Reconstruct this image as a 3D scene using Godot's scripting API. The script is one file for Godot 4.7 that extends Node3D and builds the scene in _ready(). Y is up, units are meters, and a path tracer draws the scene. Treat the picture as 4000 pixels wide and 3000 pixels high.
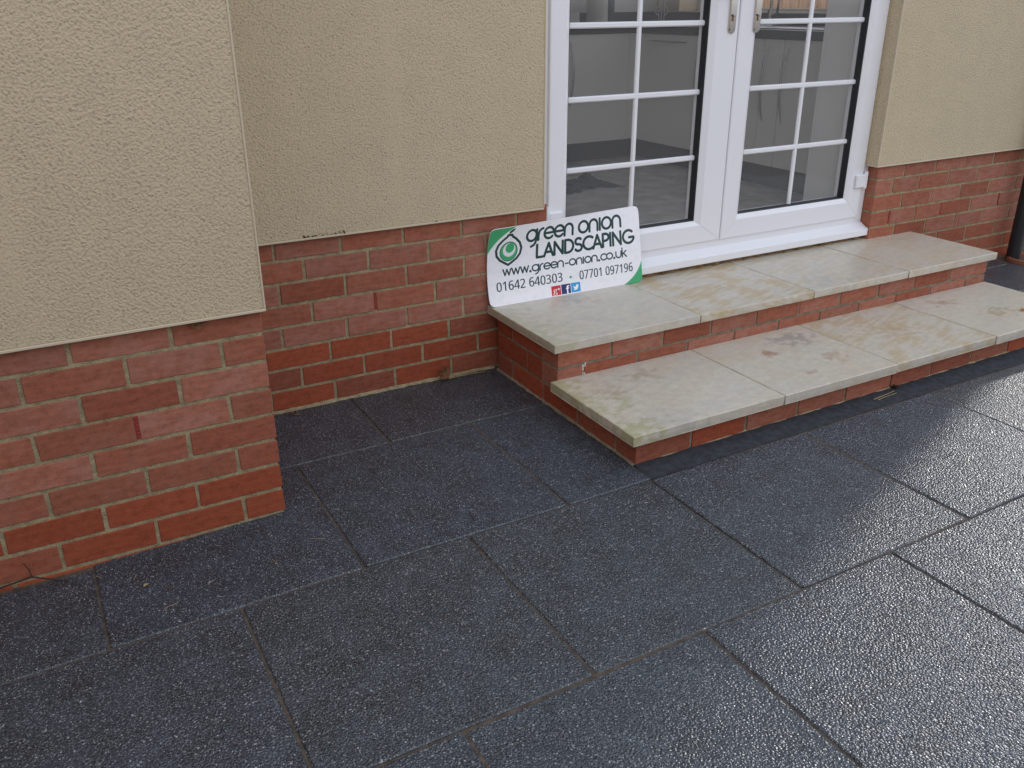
extends Node3D

# ---------------------------------------------------------------- helpers: nodes
var M := {}
var rng := RandomNumberGenerator.new()
var taken := {}

func numbered(n: String) -> String:
	taken[n] = taken.get(n, -1) + 1
	return n if taken[n] == 0 else "%s_%03d" % [n, taken[n]]

func thing(called: String, label: String, category: String, group := "", kind := "") -> Node3D:
	var o := Node3D.new()
	o.name = numbered(called)
	add_child(o)
	tag(o, label, category, group, kind)
	return o

func tag(o: Node3D, label := "", category := "", group := "", kind := "") -> void:
	if label: o.set_meta("label", label)
	if category: o.set_meta("category", category)
	if group: o.set_meta("group", group)
	if kind: o.set_meta("kind", kind)

func part(called: String, parent: Node3D) -> Node3D:
	var o := Node3D.new()
	o.name = called
	parent.add_child(o, true)
	return o

func obj(called: String, st: SurfaceTool, m: Material, parent: Node3D = null) -> MeshInstance3D:
	var o := MeshInstance3D.new()
	o.name = called if parent else numbered(called)
	o.mesh = st.commit()
	o.material_override = m
	(parent if parent else self).add_child(o, true)
	return o

func tool() -> SurfaceTool:
	var st := SurfaceTool.new()
	st.begin(Mesh.PRIMITIVE_TRIANGLES)
	return st

# ---------------------------------------------------------------- helpers: shapes
func vert(st: SurfaceTool, p: Vector3, n: Vector3, uv: Vector2) -> void:
	st.set_normal(n)
	st.set_uv(uv)
	st.add_vertex(p)

# a triangle of [point, normal, uv] corners, wound so that it faces the way its normals point
func tri(st: SurfaceTool, a: Array, b: Array, c: Array) -> void:
	var n: Vector3 = (c[0] - a[0]).cross(b[0] - a[0])
	var ok: bool = n.dot(a[1] + b[1] + c[1]) >= 0
	for v in ([a, b, c] if ok else [a, c, b]): vert(st, v[0], v[1], v[2])

func flat_uv(p: Vector3, n: Vector3, o: Vector2) -> Vector2:
	var a := n.abs()
	if a.z >= a.x and a.z >= a.y: return Vector2(p.x, -p.y) + o
	if a.x >= a.y: return Vector2(p.z, -p.y) + o
	return Vector2(p.x, p.z) + o

func face(st: SurfaceTool, pts: Array, out: Vector3, uvo := Vector2.ZERO) -> void:
	var n: Vector3 = (pts[2] - pts[0]).cross(pts[1] - pts[0])
	if n.length() < 1e-12 and pts.size() > 3: n = (pts[3] - pts[0]).cross(pts[2] - pts[0])
	if n.length() < 1e-12: return
	n = n.normalized()
	var ps := pts
	if n.dot(out) < 0:
		ps = pts.duplicate()
		ps.reverse()
		n = -n
	for i in range(1, ps.size() - 1):
		for p in [ps[0], ps[i], ps[i + 1]]: vert(st, p, n, flat_uv(p, n, uvo))

# a box with chamfered edges; wob moves its corners a little
func box(st: SurfaceTool, lo: Vector3, hi: Vector3, b := 0.0, uvo := Vector2.ZERO, wob := 0.0) -> void:
	var c := (lo + hi) / 2
	var P := {}
	for sx in [-1, 1]:
		for sy in [-1, 1]:
			for sz in [-1, 1]:
				var q := Vector3(hi.x if sx > 0 else lo.x, hi.y if sy > 0 else lo.y, hi.z if sz > 0 else lo.z)
				if wob > 0: q += Vector3(rng.randf_range(-wob, wob), rng.randf_range(-wob, wob), rng.randf_range(-wob, wob) * 0.5)
				P[Vector3i(sx, sy, sz)] = q
	var at := func(k: Vector3i, ax: int) -> Vector3:
		var q: Vector3 = P[k]
		for a in 3:
			if a != ax: q[a] -= k[a] * b
		return q
	for ax in 3:
		var u := (ax + 1) % 3
		var v := (ax + 2) % 3
		for s in [-1, 1]:
			var ks := []
			for e in [[-1, -1], [1, -1], [1, 1], [-1, 1]]:
				var k := Vector3i.ZERO
				k[ax] = s
				k[u] = e[0]
				k[v] = e[1]
				ks.append(k)
			var n := Vector3.ZERO
			n[ax] = s
			face(st, ks.map(func(k): return at.call(k, ax)), n, uvo)
			if b > 0:
				for t in [-1, 1]:
					var k0 := Vector3i.ZERO
					k0[ax] = s
					k0[u] = t
					k0[v] = -1
					var k1 := k0
					k1[v] = 1
					var n2 := n
					n2[u] = t
					face(st, [at.call(k0, ax), at.call(k1, ax), at.call(k1, u), at.call(k0, u)], n2, uvo)
	if b > 0:
		for k in P: face(st, [at.call(k, 0), at.call(k, 1), at.call(k, 2)], Vector3(k), uvo)

# one mitred side (0 bottom, 1 right, 2 top, 3 left) of a ring between the rectangles O and I (x0, y0, x1, y1); prof: [share of the way from O to I, z]
func ring_side(st: SurfaceTool, O: Vector4, I: Vector4, side: int, prof: Array, gap := 0.0004) -> void:
	var co := [Vector2(O.x, O.y), Vector2(O.z, O.y), Vector2(O.z, O.w), Vector2(O.x, O.w)]
	var ci := [Vector2(I.x, I.y), Vector2(I.z, I.y), Vector2(I.z, I.w), Vector2(I.x, I.w)]
	var a := side
	var b := (side + 1) % 4
	var along: Vector2 = (co[b] - co[a]).normalized()
	var A := []
	var B := []
	var mid := Vector3.ZERO
	for q in prof:
		var pa: Vector2 = co[a].lerp(ci[a], q[0]) + along * gap
		var pb: Vector2 = co[b].lerp(ci[b], q[0]) - along * gap
		A.append(Vector3(pa.x, pa.y, q[1]))
		B.append(Vector3(pb.x, pb.y, q[1]))
		mid += (A[-1] + B[-1]) / (2.0 * prof.size())
	for i in prof.size():
		var j := (i + 1) % prof.size()
		var c: Vector3 = (A[i] + A[j] + B[i] + B[j]) / 4
		var out := c - mid
		out -= Vector3(along.x, along.y, 0) * out.dot(Vector3(along.x, along.y, 0))
		face(st, [A[i], A[j], B[j], B[i]], out)
	face(st, A, -Vector3(along.x, along.y, 0))
	face(st, B, Vector3(along.x, along.y, 0))

func tube(st: SurfaceTool, pts: Array, rad: Variant, seg := 8, squash := 1.0) -> void:
	var rings := []
	var side := Vector3.UP
	for i in pts.size():
		var d: Vector3 = (pts[min(i + 1, pts.size() - 1)] - pts[max(i - 1, 0)]).normalized()
		var ref := Vector3.UP if absf(d.y) < 0.9 else Vector3.RIGHT
		var x := d.cross(ref).normalized()
		var y := x.cross(d).normalized()
		var r: float = rad[i] if rad is Array else rad
		var ring := []
		for k in seg:
			var a := TAU * k / seg
			var n := x * cos(a) + y * sin(a)
			ring.append([pts[i] + x * cos(a) * r + y * sin(a) * r * squash, n])
		rings.append(ring)
	for i in pts.size() - 1:
		for k in seg:
			var l := (k + 1) % seg
			var q := [rings[i][k], rings[i][l], rings[i + 1][l], rings[i + 1][k]].map(func(v): return [v[0], v[1], Vector2(float(k) / seg, i * 0.1)])
			tri(st, q[0], q[1], q[2])
			tri(st, q[0], q[2], q[3])
	for e in [0, pts.size() - 1]:
		var out: Vector3 = pts[e] - pts[1 if e == 0 else e - 1]
		face(st, rings[e].map(func(v): return v[0]), out)

# profile [radius, y] turned round a vertical axis at c
func lathe(st: SurfaceTool, prof: Array, c: Vector3, seg := 24) -> void:
	for i in prof.size() - 1:
		var p0: Array = prof[i]
		var p1: Array = prof[i + 1]
		var dn := Vector2(p1[1] - p0[1], p0[0] - p1[0]).normalized()
		for k in seg:
			var q := []
			for e in [[p0, k], [p0, k + 1], [p1, k + 1], [p1, k]]:
				var a: float = TAU * e[1] / seg
				q.append([c + Vector3(cos(a) * e[0][0], e[0][1], sin(a) * e[0][0]), Vector3(cos(a) * dn.x, dn.y, sin(a) * dn.x)])
			q = q.map(func(v): return [v[0], v[1], Vector2.ZERO])
			tri(st, q[0], q[1], q[2])
			tri(st, q[0], q[2], q[3])

# ---------------------------------------------------------------- helpers: pictures of surfaces
func noise(kind: int, freq: float, sd: int, oct := 4, gain := 0.5) -> FastNoiseLite:
	var n := FastNoiseLite.new()
	n.noise_type = kind
	n.frequency = freq
	n.seed = sd
	n.fractal_type = FastNoiseLite.FRACTAL_FBM if oct > 1 else FastNoiseLite.FRACTAL_NONE
	n.fractal_octaves = oct
	n.fractal_gain = gain
	return n

func field(n: FastNoiseLite, w: int, h: int, seamless := true) -> PackedByteArray:
	var im := n.get_seamless_image(w, h) if seamless else n.get_image(w, h)
	if im.get_format() != Image.FORMAT_L8: im.convert(Image.FORMAT_L8)
	return im.get_data()

func stretched(n: FastNoiseLite, w: int, h: int, sx: int, sy: int) -> PackedByteArray:
	var im := n.get_seamless_image(w / sx, h / sy)
	if im.get_format() != Image.FORMAT_L8: im.convert(Image.FORMAT_L8)
	im.resize(w, h, Image.INTERPOLATE_CUBIC)
	return im.get_data()

func lum_texture(d: PackedByteArray, w: int, h: int) -> ImageTexture:
	return ImageTexture.create_from_image(Image.create_from_data(w, h, false, Image.FORMAT_L8, d))

func rgb_texture(d: PackedByteArray, w: int, h: int) -> ImageTexture:
	return ImageTexture.create_from_image(Image.create_from_data(w, h, false, Image.FORMAT_RGB8, d))

func srgb(v: float) -> int:
	v = clampf(v, 0, 1)
	return int(255.0 * (12.92 * v if v < 0.0031308 else 1.055 * pow(v, 1 / 2.4) - 0.055) + 0.5)

func lin(r: float, g: float, b: float) -> Color:
	return Color(r, g, b).linear_to_srgb()

func mat(c: Color, rough := 0.8, metal := 0.0, spec := 0.5) -> StandardMaterial3D:
	var m := StandardMaterial3D.new()
	m.albedo_color = c
	m.roughness = rough
	m.metallic = metal
	m.metallic_specular = spec
	return m

func relief(m: StandardMaterial3D, t: Texture2D, cm: float) -> StandardMaterial3D:
	m.heightmap_enabled = true
	m.heightmap_texture = t
	m.heightmap_scale = cm
	return m

func triplanar(m: StandardMaterial3D, tile: float) -> StandardMaterial3D:
	m.uv1_triplanar = true
	m.uv1_world_triplanar = true
	m.uv1_triplanar_sharpness = 8.0
	m.uv1_scale = Vector3.ONE / tile
	return m

func sm(a: float, b: float, x: float) -> float:
	return smoothstep(a, b, x)

func make_materials() -> void:
	# --- sprayed cream render: fine pitted grain with dark pores
	var W := 1024
	var n1 := field(noise(FastNoiseLite.TYPE_SIMPLEX_SMOOTH, 0.12, 3, 3, 0.7), W, W)
	var n2 := field(noise(FastNoiseLite.TYPE_VALUE, 0.33, 5, 2), W, W)
	var n3 := field(noise(FastNoiseLite.TYPE_SIMPLEX, 0.006, 7, 3), W, W)
	var hd := PackedByteArray(); hd.resize(W * W)
	var cd := PackedByteArray(); cd.resize(W * W * 3)
	for i in W * W:
		var h := 0.66 * n1[i] + 0.34 * n2[i]
		hd[i] = int(h)
		var k := 0.82 + 0.18 * sm(70, 150, h) + (n3[i] - 128) / 255.0 * 0.05
		if h < 74: k *= 0.80
		cd[i * 3] = srgb(0.590 * k)
		cd[i * 3 + 1] = srgb(0.492 * k)
		cd[i * 3 + 2] = srgb(0.335 * k)
	var m := mat(Color.WHITE, 0.92, 0, 0.3)
	m.albedo_texture = rgb_texture(cd, W, W)
	M.render = triplanar(relief(m, lum_texture(hd, W, W), 0.38), 1.15)
	M.bead = mat(lin(0.60, 0.52, 0.38), 0.6)
	# --- exposed-aggregate paving
	n1 = field(noise(FastNoiseLite.TYPE_CELLULAR, 0.17, 11, 1), W, W)
	n2 = field(noise(FastNoiseLite.TYPE_VALUE, 0.45, 13, 2), W, W)
	n3 = field(noise(FastNoiseLite.TYPE_SIMPLEX, 0.005, 17, 4), W, W)
	var n4 := field(noise(FastNoiseLite.TYPE_SIMPLEX_SMOOTH, 0.10, 19, 2), W, W)
	for i in W * W:
		hd[i] = int(clampf(255 - (0.75 * n1[i] + 0.45 * (255 - n4[i])) * 0.85, 0, 255))
		var g := (n2[i] / 255.0 - 0.5)
		var blot := (n3[i] - 128) / 128.0
		var k := 1.0 + 1.5 * g + 0.22 * blot
		if n2[i] > 160: k += 2.6 * (n2[i] - 160) / 95.0
		k = maxf(k, 0.25)
		cd[i * 3] = srgb(0.0430 * k * (1.0 + 0.05 * maxf(-blot, 0)))
		cd[i * 3 + 1] = srgb(0.0515 * k)
		cd[i * 3 + 2] = srgb(0.0625 * k * (1.0 - 0.05 * maxf(-blot, 0)))
	rng.seed = 5
	for s in 17000:                                        # pale chips of stone in the face
		var x := rng.randi_range(0, W - 1)
		var y := rng.randi_range(0, W - 1)
		var big := 1.15 if rng.randf() < 0.93 else 2.1
		var v := rng.randf_range(0.10, 0.34) * (1.3 if big > 1 else 1.0)
		var r := int(ceil(big * 1.2))
		for dy in range(-r, r + 1):
			for dx in range(-r, r + 1):
				if Vector2(dx, dy).length() > big * rng.randf_range(0.75, 1.25): continue
				var i2: int = ((y + dy + W) % W) * W + (x + dx + W) % W
				cd[i2 * 3] = srgb(v * 0.97)
				cd[i2 * 3 + 1] = srgb(v)
				cd[i2 * 3 + 2] = srgb(v * 1.02)
	var ptex := rgb_texture(cd, W, W)
	var phei := lum_texture(hd, W, W)
	M.paving = []
	for t in [Color(1, 1, 1), Color(0.965, 0.965, 0.97), Color(0.985, 0.98, 0.965), Color(0.975, 0.985, 1.0)]:
		m = mat(t, 0.29, 0, 0.5)
		m.albedo_texture = ptex
		m.uv1_scale = Vector3.ONE / 0.92
		M.paving.append(relief(m, phei, 0.36))
	# --- brick: drag marks, specks and patches of white bloom
	W = 512
	var s1 := stretched(noise(FastNoiseLite.TYPE_SIMPLEX, 0.05, 21, 4), W, W, 6, 1)
	n1 = field(noise(FastNoiseLite.TYPE_SIMPLEX, 0.007, 23, 4), W, W)
	n2 = field(noise(FastNoiseLite.TYPE_VALUE, 0.5, 25, 2), W, W)
	n3 = field(noise(FastNoiseLite.TYPE_SIMPLEX, 0.03, 27, 3), W, W)
	hd.resize(W * W)
	M.bricks = []
	for v in 4:
		var col: Color = [Color(0.375, 0.143, 0.092), Color(0.350, 0.120, 0.070), Color(0.345, 0.082, 0.038), Color(0.305, 0.094, 0.053)][v]
		var bloom: float = [0.15, 0.08, 0.02, 0.04][v]
		var d := PackedByteArray(); d.resize(W * W * 3)
		for i in W * W:
			var str_ := (s1[i] - 128) / 128.0
			var k := 1.0 + 0.12 * str_ + 0.26 * (n2[i] / 255.0 - 0.5) + 0.10 * (n3[i] - 128) / 128.0
			if n3[i] < 70: k *= 0.93
			if v == 0: hd[i] = int(clampf(0.45 * n2[i] + 0.35 * s1[i] + 0.2 * n3[i], 0, 255))
			var f := bloom * sm(70, 210, n1[i] + 0.45 * (s1[i] - 128) + 0.2 * (n2[i] - 128))
			d[i * 3] = srgb(lerpf(col.r * k, 0.42, f))
			d[i * 3 + 1] = srgb(lerpf(col.g * k, 0.33, f * 0.8))
			d[i * 3 + 2] = srgb(lerpf(col.b * k, 0.30, f * 0.8))
		var bt := rgb_texture(d, W, W)
		if v == 0: M.brick_relief = lum_texture(hd, W, W)
		for tone in [1.0, 0.93, 0.86]:
			m = mat(Color(1, 1, 1) * lin(tone, tone, tone), 0.86, 0, 0.35)
			m.albedo_texture = bt
			m.uv1_scale = Vector3.ONE / 0.5
			M.bricks.append(relief(m, M.brick_relief, 0.10))
	# --- mortar, earth, joints
	n1 = field(noise(FastNoiseLite.TYPE_VALUE, 0.42, 31, 3), W, W)
	n2 = field(noise(FastNoiseLite.TYPE_SIMPLEX, 0.02, 33, 4), W, W)
	M.grit = lum_texture(n1, W, W)
	for spec in [["mortar", Color(0.33, 0.275, 0.165), 0.20, 0.5], ["joint", Color(0.098, 0.077, 0.060), 0.16, 0.6], ["dark_mortar", Color(0.043, 0.046, 0.052), 0.05, 0.5], ["bedding", Color(0.22, 0.14, 0.07), 0.45, 0.8], ["earth", Color(0.06, 0.048, 0.036), 0.5, 0.8], ["step_mortar", Color(0.24, 0.205, 0.145), 0.20, 0.5]]:
		var d := PackedByteArray(); d.resize(W * W * 3)
		var c: Color = spec[1]
		for i in W * W:
			var k: float = 1.0 + 0.8 * (n1[i] / 255.0 - 0.5) * spec[3] * 1.4 + 0.6 * spec[3] * (n2[i] - 128) / 128.0
			d[i * 3] = srgb(c.r * k)
			d[i * 3 + 1] = srgb(c.g * k)
			d[i * 3 + 2] = srgb(c.b * k)
		m = mat(Color.WHITE, 0.95, 0, 0.3)
		m.albedo_texture = rgb_texture(d, W, W)
		M[spec[0]] = triplanar(relief(m, M.grit, spec[2]), 0.45)
	# --- plain ones
	M.upvc = mat(lin(0.84, 0.84, 0.86), 0.30, 0, 0.5)
	M.gasket = mat(lin(0.026, 0.027, 0.029), 0.55)
	M.glass = mat(Color(1, 1, 1, 0.08), 0.02)  # faint white film in the alpha stands in for veiling glare
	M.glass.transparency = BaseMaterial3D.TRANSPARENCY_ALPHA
	M.chrome = mat(lin(0.55, 0.54, 0.52), 0.16, 1.0)
	M.steel = mat(lin(0.45, 0.45, 0.45), 0.30, 1.0)
	M.cabinet = mat(lin(0.78, 0.765, 0.73), 0.30)
	M.carcass = mat(lin(0.05, 0.05, 0.05), 0.7)
	M.worktop = mat(lin(0.022, 0.022, 0.024), 0.28)
	M.plinth = mat(lin(0.035, 0.038, 0.042), 0.5)
	M.plaster = mat(lin(0.76, 0.75, 0.72), 0.9)
	M.skirting = mat(lin(0.72, 0.72, 0.71), 0.4)
	M.roofing = mat(lin(0.07, 0.07, 0.075), 0.8)
	M.pipe = mat(lin(0.018, 0.019, 0.021), 0.38)
	M.clay = mat(lin(0.24, 0.085, 0.045), 0.8)
	M.vent = mat(lin(0.30, 0.035, 0.025), 0.5)
	M.vent_dark = mat(lin(0.05, 0.006, 0.006), 0.7)
	M.black_cloth = mat(lin(0.012, 0.013, 0.016), 0.55)
	M.straw = mat(lin(0.34, 0.25, 0.13), 0.8)
	M.twig = mat(lin(0.035, 0.022, 0.015), 0.85)
	M.leaf = mat(lin(0.17, 0.075, 0.030), 0.75)
	M.leaf_orange = mat(lin(0.36, 0.15, 0.03), 0.7)
	M.web = mat(lin(0.42, 0.40, 0.37), 0.9)
	M.amber = mat(lin(0.32, 0.11, 0.02), 0.25)
	M.white_ware = mat(lin(0.60, 0.585, 0.55), 0.4)
	var ff := field(noise(FastNoiseLite.TYPE_SIMPLEX, 0.012, 41, 4), W, W)
	var fd := PackedByteArray(); fd.resize(W * W * 3)
	for i in W * W:
		var k := 1.0 + 0.28 * (ff[i] - 128) / 128.0 + 0.10 * (n1[i] / 255.0 - 0.5)
		fd[i * 3] = srgb(0.44 * k)
		fd[i * 3 + 1] = srgb(0.415 * k)
		fd[i * 3 + 2] = srgb(0.385 * k)
	M.floor = mat(Color.WHITE, 0.42)
	M.floor.albedo_texture = rgb_texture(fd, W, W)
	triplanar(M.floor, 1.1)
	# --- fence timber
	s1 = stretched(noise(FastNoiseLite.TYPE_SIMPLEX, 0.06, 51, 4), W, W, 1, 10)
	for i in W * W:
		var k := 1.0 + 0.45 * (s1[i] - 128) / 128.0
		fd[i * 3] = srgb(0.50 * k)
		fd[i * 3 + 1] = srgb(0.265 * k)
		fd[i * 3 + 2] = srgb(0.110 * k)
	M.timber = mat(Color.WHITE, 0.75)
	M.timber.albedo_texture = rgb_texture(fd, W, W)
	M.timber.uv1_scale = Vector3.ONE / 0.7

# sandstone of one step slab; w x d metres, seen from above, x to the right and z downwards
func stone_material(sd: int, ochre: float, grey: float, stains: Array, algae: float) -> StandardMaterial3D:
	var W := 320
	var a := field(noise(FastNoiseLite.TYPE_SIMPLEX, 0.008, sd, 4), W, W, false)
	var b0 := noise(FastNoiseLite.TYPE_SIMPLEX, 0.022, sd + 1, 4, 0.6)
	var b := PackedByteArray(); b.resize(W * W)
	var c := field(noise(FastNoiseLite.TYPE_VALUE, 0.4, sd + 2, 2), W, W, false)
	var f := field(noise(FastNoiseLite.TYPE_SIMPLEX, 0.03, sd + 3, 3), W, W, false)
	var d := PackedByteArray(); d.resize(W * W * 3)
	var ang := -0.35
	for y in W:
		for x in W:
			var u := x * cos(ang) + y * sin(ang)
			var v := -x * sin(ang) + y * cos(ang)
			b[y * W + x] = int(clampf(128 + 150 * b0.get_noise_2d(u * 0.30, v * 1.9), 0, 255))
	for y in W:
		for x in W:
			var i := y * W + x
			var o := ochre * sm(95, 175, 0.5 * a[i] + 0.5 * b[i])
			var k := 1.0 + 0.18 * (c[i] / 255.0 - 0.5) + 0.07 * (f[i] - 128) / 128.0
			var col := Vector3(0.570, 0.522, 0.432)
			col = col.lerp(Vector3(0.500, 0.395, 0.245), o)
			col = col.lerp(Vector3(0.470, 0.445, 0.400), grey * 0.6 * sm(100, 200, 255 - a[i] + 0.35 * (b[i] - 128)))
			for s in stains:                          # [u, v, reach, r, g, b, strength]
				var q: float = Vector2((x / float(W) - s[0]), (y / float(W) - s[1]) * 1.3).length() / s[2] + (f[i] - 128) / 190.0 + (b[i] - 128) / 330.0
				col = col.lerp(Vector3(s[3], s[4], s[5]) * 1.2, s[6] * 0.85 * (1.0 - sm(0.0, 1.0, q)))
			if algae > 0:
				var e := x / float(W) * 8.0 + (f[i] - 128) / 110.0 + (a[i] - 128) / 90.0
				col = col.lerp(Vector3(0.40, 0.38, 0.17), algae * (1.0 - sm(-0.2, 1.6, e)))
			col *= k
			d[i * 3] = srgb(col.x)
			d[i * 3 + 1] = srgb(col.y)
			d[i * 3 + 2] = srgb(col.z)
	var m := mat(Color.WHITE, 0.30, 0, 0.5)
	m.albedo_texture = rgb_texture(d, W, W)
	m.texture_repeat = false
	return m

# ---------------------------------------------------------------- brickwork
const C := 0.075                                          # one course
func course_y(k: int) -> float: return (8 - k) * C        # underside of the k-th course below the render

func brick(parent: Node3D, lo: Vector3, hi: Vector3, row: int) -> void:
	var st := tool()
	box(st, lo, hi, 0.0014, Vector2(rng.randf() * 0.5, rng.randf() * 0.5), 0.0012)
	var pick := rng.randf()
	var v := 0
	if row >= 7: v = 2 if pick < 0.75 else 3
	elif row >= 6: v = 1 if pick < 0.45 else (3 if pick < 0.75 else 2)
	else: v = 0 if pick < 0.58 else (1 if pick < 0.92 else 3)
	obj("brick", st, M.bricks[v * 3 + rng.randi_range(0, 2)], parent)

# a course along x whose joints (centres) are js, between x0 and x1; face at z, running back
func course_x(parent: Node3D, js: Array, x0: float, x1: float, y: float, z: float, row: int, top := 0.065, corner := 0, depths := [0.1025, 0.1025]) -> void:
	var e := [x0]
	for j in js:
		e.append(j - 0.005)
		e.append(j + 0.005)
	e.append(x1)
	for i in range(0, e.size(), 2):
		if e[i + 1] - e[i] < 0.012: continue
		var d: float = 0.1025
		if corner < 0 and i == 0: d = depths[0]
		if corner > 0 and i == e.size() - 2: d = depths[1]
		var out := rng.randf_range(-0.0012, 0.0012)
		brick(parent, Vector3(e[i], y, z - d), Vector3(e[i + 1], y + top, z + out), row)

func weep_vent(parent: Node3D, x: float, y: float, z: float) -> void:
	var w := part("weep_vent", parent)
	var st := tool()
	box(st, Vector3(x - 0.0048, y + 0.001, z - 0.05), Vector3(x + 0.0048, y + 0.066, z - 0.0045), 0.0005)
	obj("slot", st, M.vent_dark, w)
	for i in 6:
		st = tool()
		var yy := y + 0.004 + i * 0.0105
		box(st, Vector3(x - 0.0042, yy, z - 0.02), Vector3(x + 0.0042, yy + 0.0086, z + 0.0012), 0.0008)
		obj("louvre", st, M.vent, w)

func _ready() -> void:
	# ------------------------------------------------------------ camera, sky, sun, exposure
	var cam := Camera3D.new()
	cam.name = "camera"
	cam.transform = Transform3D(Basis(Vector3(0.873363, -0.004786, 0.487046), Vector3(0.198715, 0.916447, -0.347327), Vector3(-0.44469, 0.400126, 0.801342)), Vector3(-0.4677, 1.2930, 2.7858))
	cam.fov = 47.175
	cam.near = 0.05
	cam.far = 400.0
	add_child(cam)
	cam.current = true
	var env := Environment.new()
	env.background_mode = Environment.BG_SKY
	var sky := Sky.new()
	var sm_ := ProceduralSkyMaterial.new()
	sm_.sky_top_color = Color(0.725, 0.755, 0.81)
	sm_.sky_horizon_color = Color(0.90, 0.90, 0.91)
	sm_.sky_curve = 0.22
	sm_.sky_energy_multiplier = 1.80
	sm_.ground_bottom_color = Color(0.16, 0.15, 0.14)
	sm_.ground_horizon_color = Color(0.42, 0.42, 0.42)
	sm_.sun_angle_max = 24.0
	sm_.sun_curve = 0.12
	sky.sky_material = sm_
	env.sky = sky
	env.tonemap_mode = Environment.TONE_MAPPER_LINEAR
	env.tonemap_exposure = 0.55
	env.sdfgi_enabled = true
	env.ssao_enabled = true
	env.ssil_enabled = true
	var we := WorldEnvironment.new()
	we.name = "world_environment"
	we.environment = env
	add_child(we)
	var sun := DirectionalLight3D.new()
	sun.name = "sun"
	sun.light_energy = 0.6
	sun.light_color = Color(1.0, 0.985, 0.97)
	sun.light_angular_distance = 1.8
	sun.shadow_enabled = true
	var az := deg_to_rad(70.7)
	var el := deg_to_rad(15.5)
	var to_sun := Vector3(sin(az) * cos(el), sin(el), -cos(az) * cos(el))
	sun.look_at_from_position(Vector3.ZERO, -to_sun)
	add_child(sun)

	make_materials()
	rng.seed = 77
	ground_and_patio()
	house()
	doors()
	steps()
	kitchen()
	outside()
	sign_board()
	litter()

# ---------------------------------------------------------------- ground and patio
func gy(x: float, _z: float) -> float:
	return -0.006 + 0.016 * minf(0.0, x) + 0.006 * clampf(x - 1.0, 0, 3)

func slab(parent: Node3D, x0: float, x1: float, z0: float, z1: float) -> void:
	var st := tool()
	var n := 6
	var b := 0.0035
	var hump := FastNoiseLite.new()
	hump.seed = rng.randi() % 10000
	hump.frequency = 1.6
	hump.fractal_type = FastNoiseLite.FRACTAL_NONE
	var tilt := Vector2(rng.randf_range(-0.0014, 0.0014), rng.randf_range(-0.0014, 0.0014))
	var uvo := Vector2(rng.randf(), rng.randf())
	var flip := rng.randf() < 0.5
	var cx := (x0 + x1) / 2
	var cz := (z0 + z1) / 2
	var h := func(x: float, z: float) -> float:
		return gy(x, z) + tilt.x * (x - cx) / 0.3 + tilt.y * (z - cz) / 0.3 + 0.0016 * hump.get_noise_2d(x - cx, z - cz)
	var edge := noise(FastNoiseLite.TYPE_SIMPLEX, 9.0, rng.randi() % 9999, 3)
	var pt := func(i: int, j: int) -> Vector3:
		var x := lerpf(x0 + b, x1 - b, i / float(n))
		var z := lerpf(z0 + b, z1 - b, j / float(n))
		if i == 0 or i == n: x += 0.0016 * edge.get_noise_2d(z, i)
		if j == 0 or j == n: z += 0.0016 * edge.get_noise_2d(x, j + 20)
		return Vector3(x, h.call(x, z), z)
	var nm := func(p: Vector3) -> Vector3:
		var e := 0.01
		return Vector3(h.call(p.x - e, p.z) - h.call(p.x + e, p.z), 2 * e, h.call(p.x, p.z - e) - h.call(p.x, p.z + e)).normalized()
	var uv := func(p: Vector3) -> Vector2:
		return (Vector2(p.z, p.x) if flip else Vector2(p.x, p.z)) + uvo
	for i in n:
		for j in n:
			var q := [pt.call(i, j), pt.call(i + 1, j), pt.call(i + 1, j + 1), pt.call(i, j + 1)].map(func(p): return [p, nm.call(p), uv.call(p)])
			tri(st, q[0], q[1], q[2])
			tri(st, q[0], q[2], q[3])
	for s: Array in [[0, 0, 1, 0, 0, -1], [0, n, 1, 0, 0, 1], [0, 0, 0, 1, -1, 0], [n, 0, 0, 1, 1, 0]]:
		var out := Vector3(s[4], 0, s[5])
		for k in n:
			var a: Vector3 = pt.call(s[0] + s[2] * k, s[1] + s[3] * k)
			var c: Vector3 = pt.call(s[0] + s[2] * (k + 1), s[1] + s[3] * (k + 1))
			var down := out * b + Vector3(0, -b * 0.8, 0)
			face(st, [a, c, c + down, a + down], out + Vector3.UP, uvo)
			var low := Vector3(0, -0.034, 0)
			face(st, [a + down, c + down, c + down + low, a + down + low], out, uvo)
	obj("paving_slab", st, M.paving[rng.randi_range(0, 3)], parent)

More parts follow.
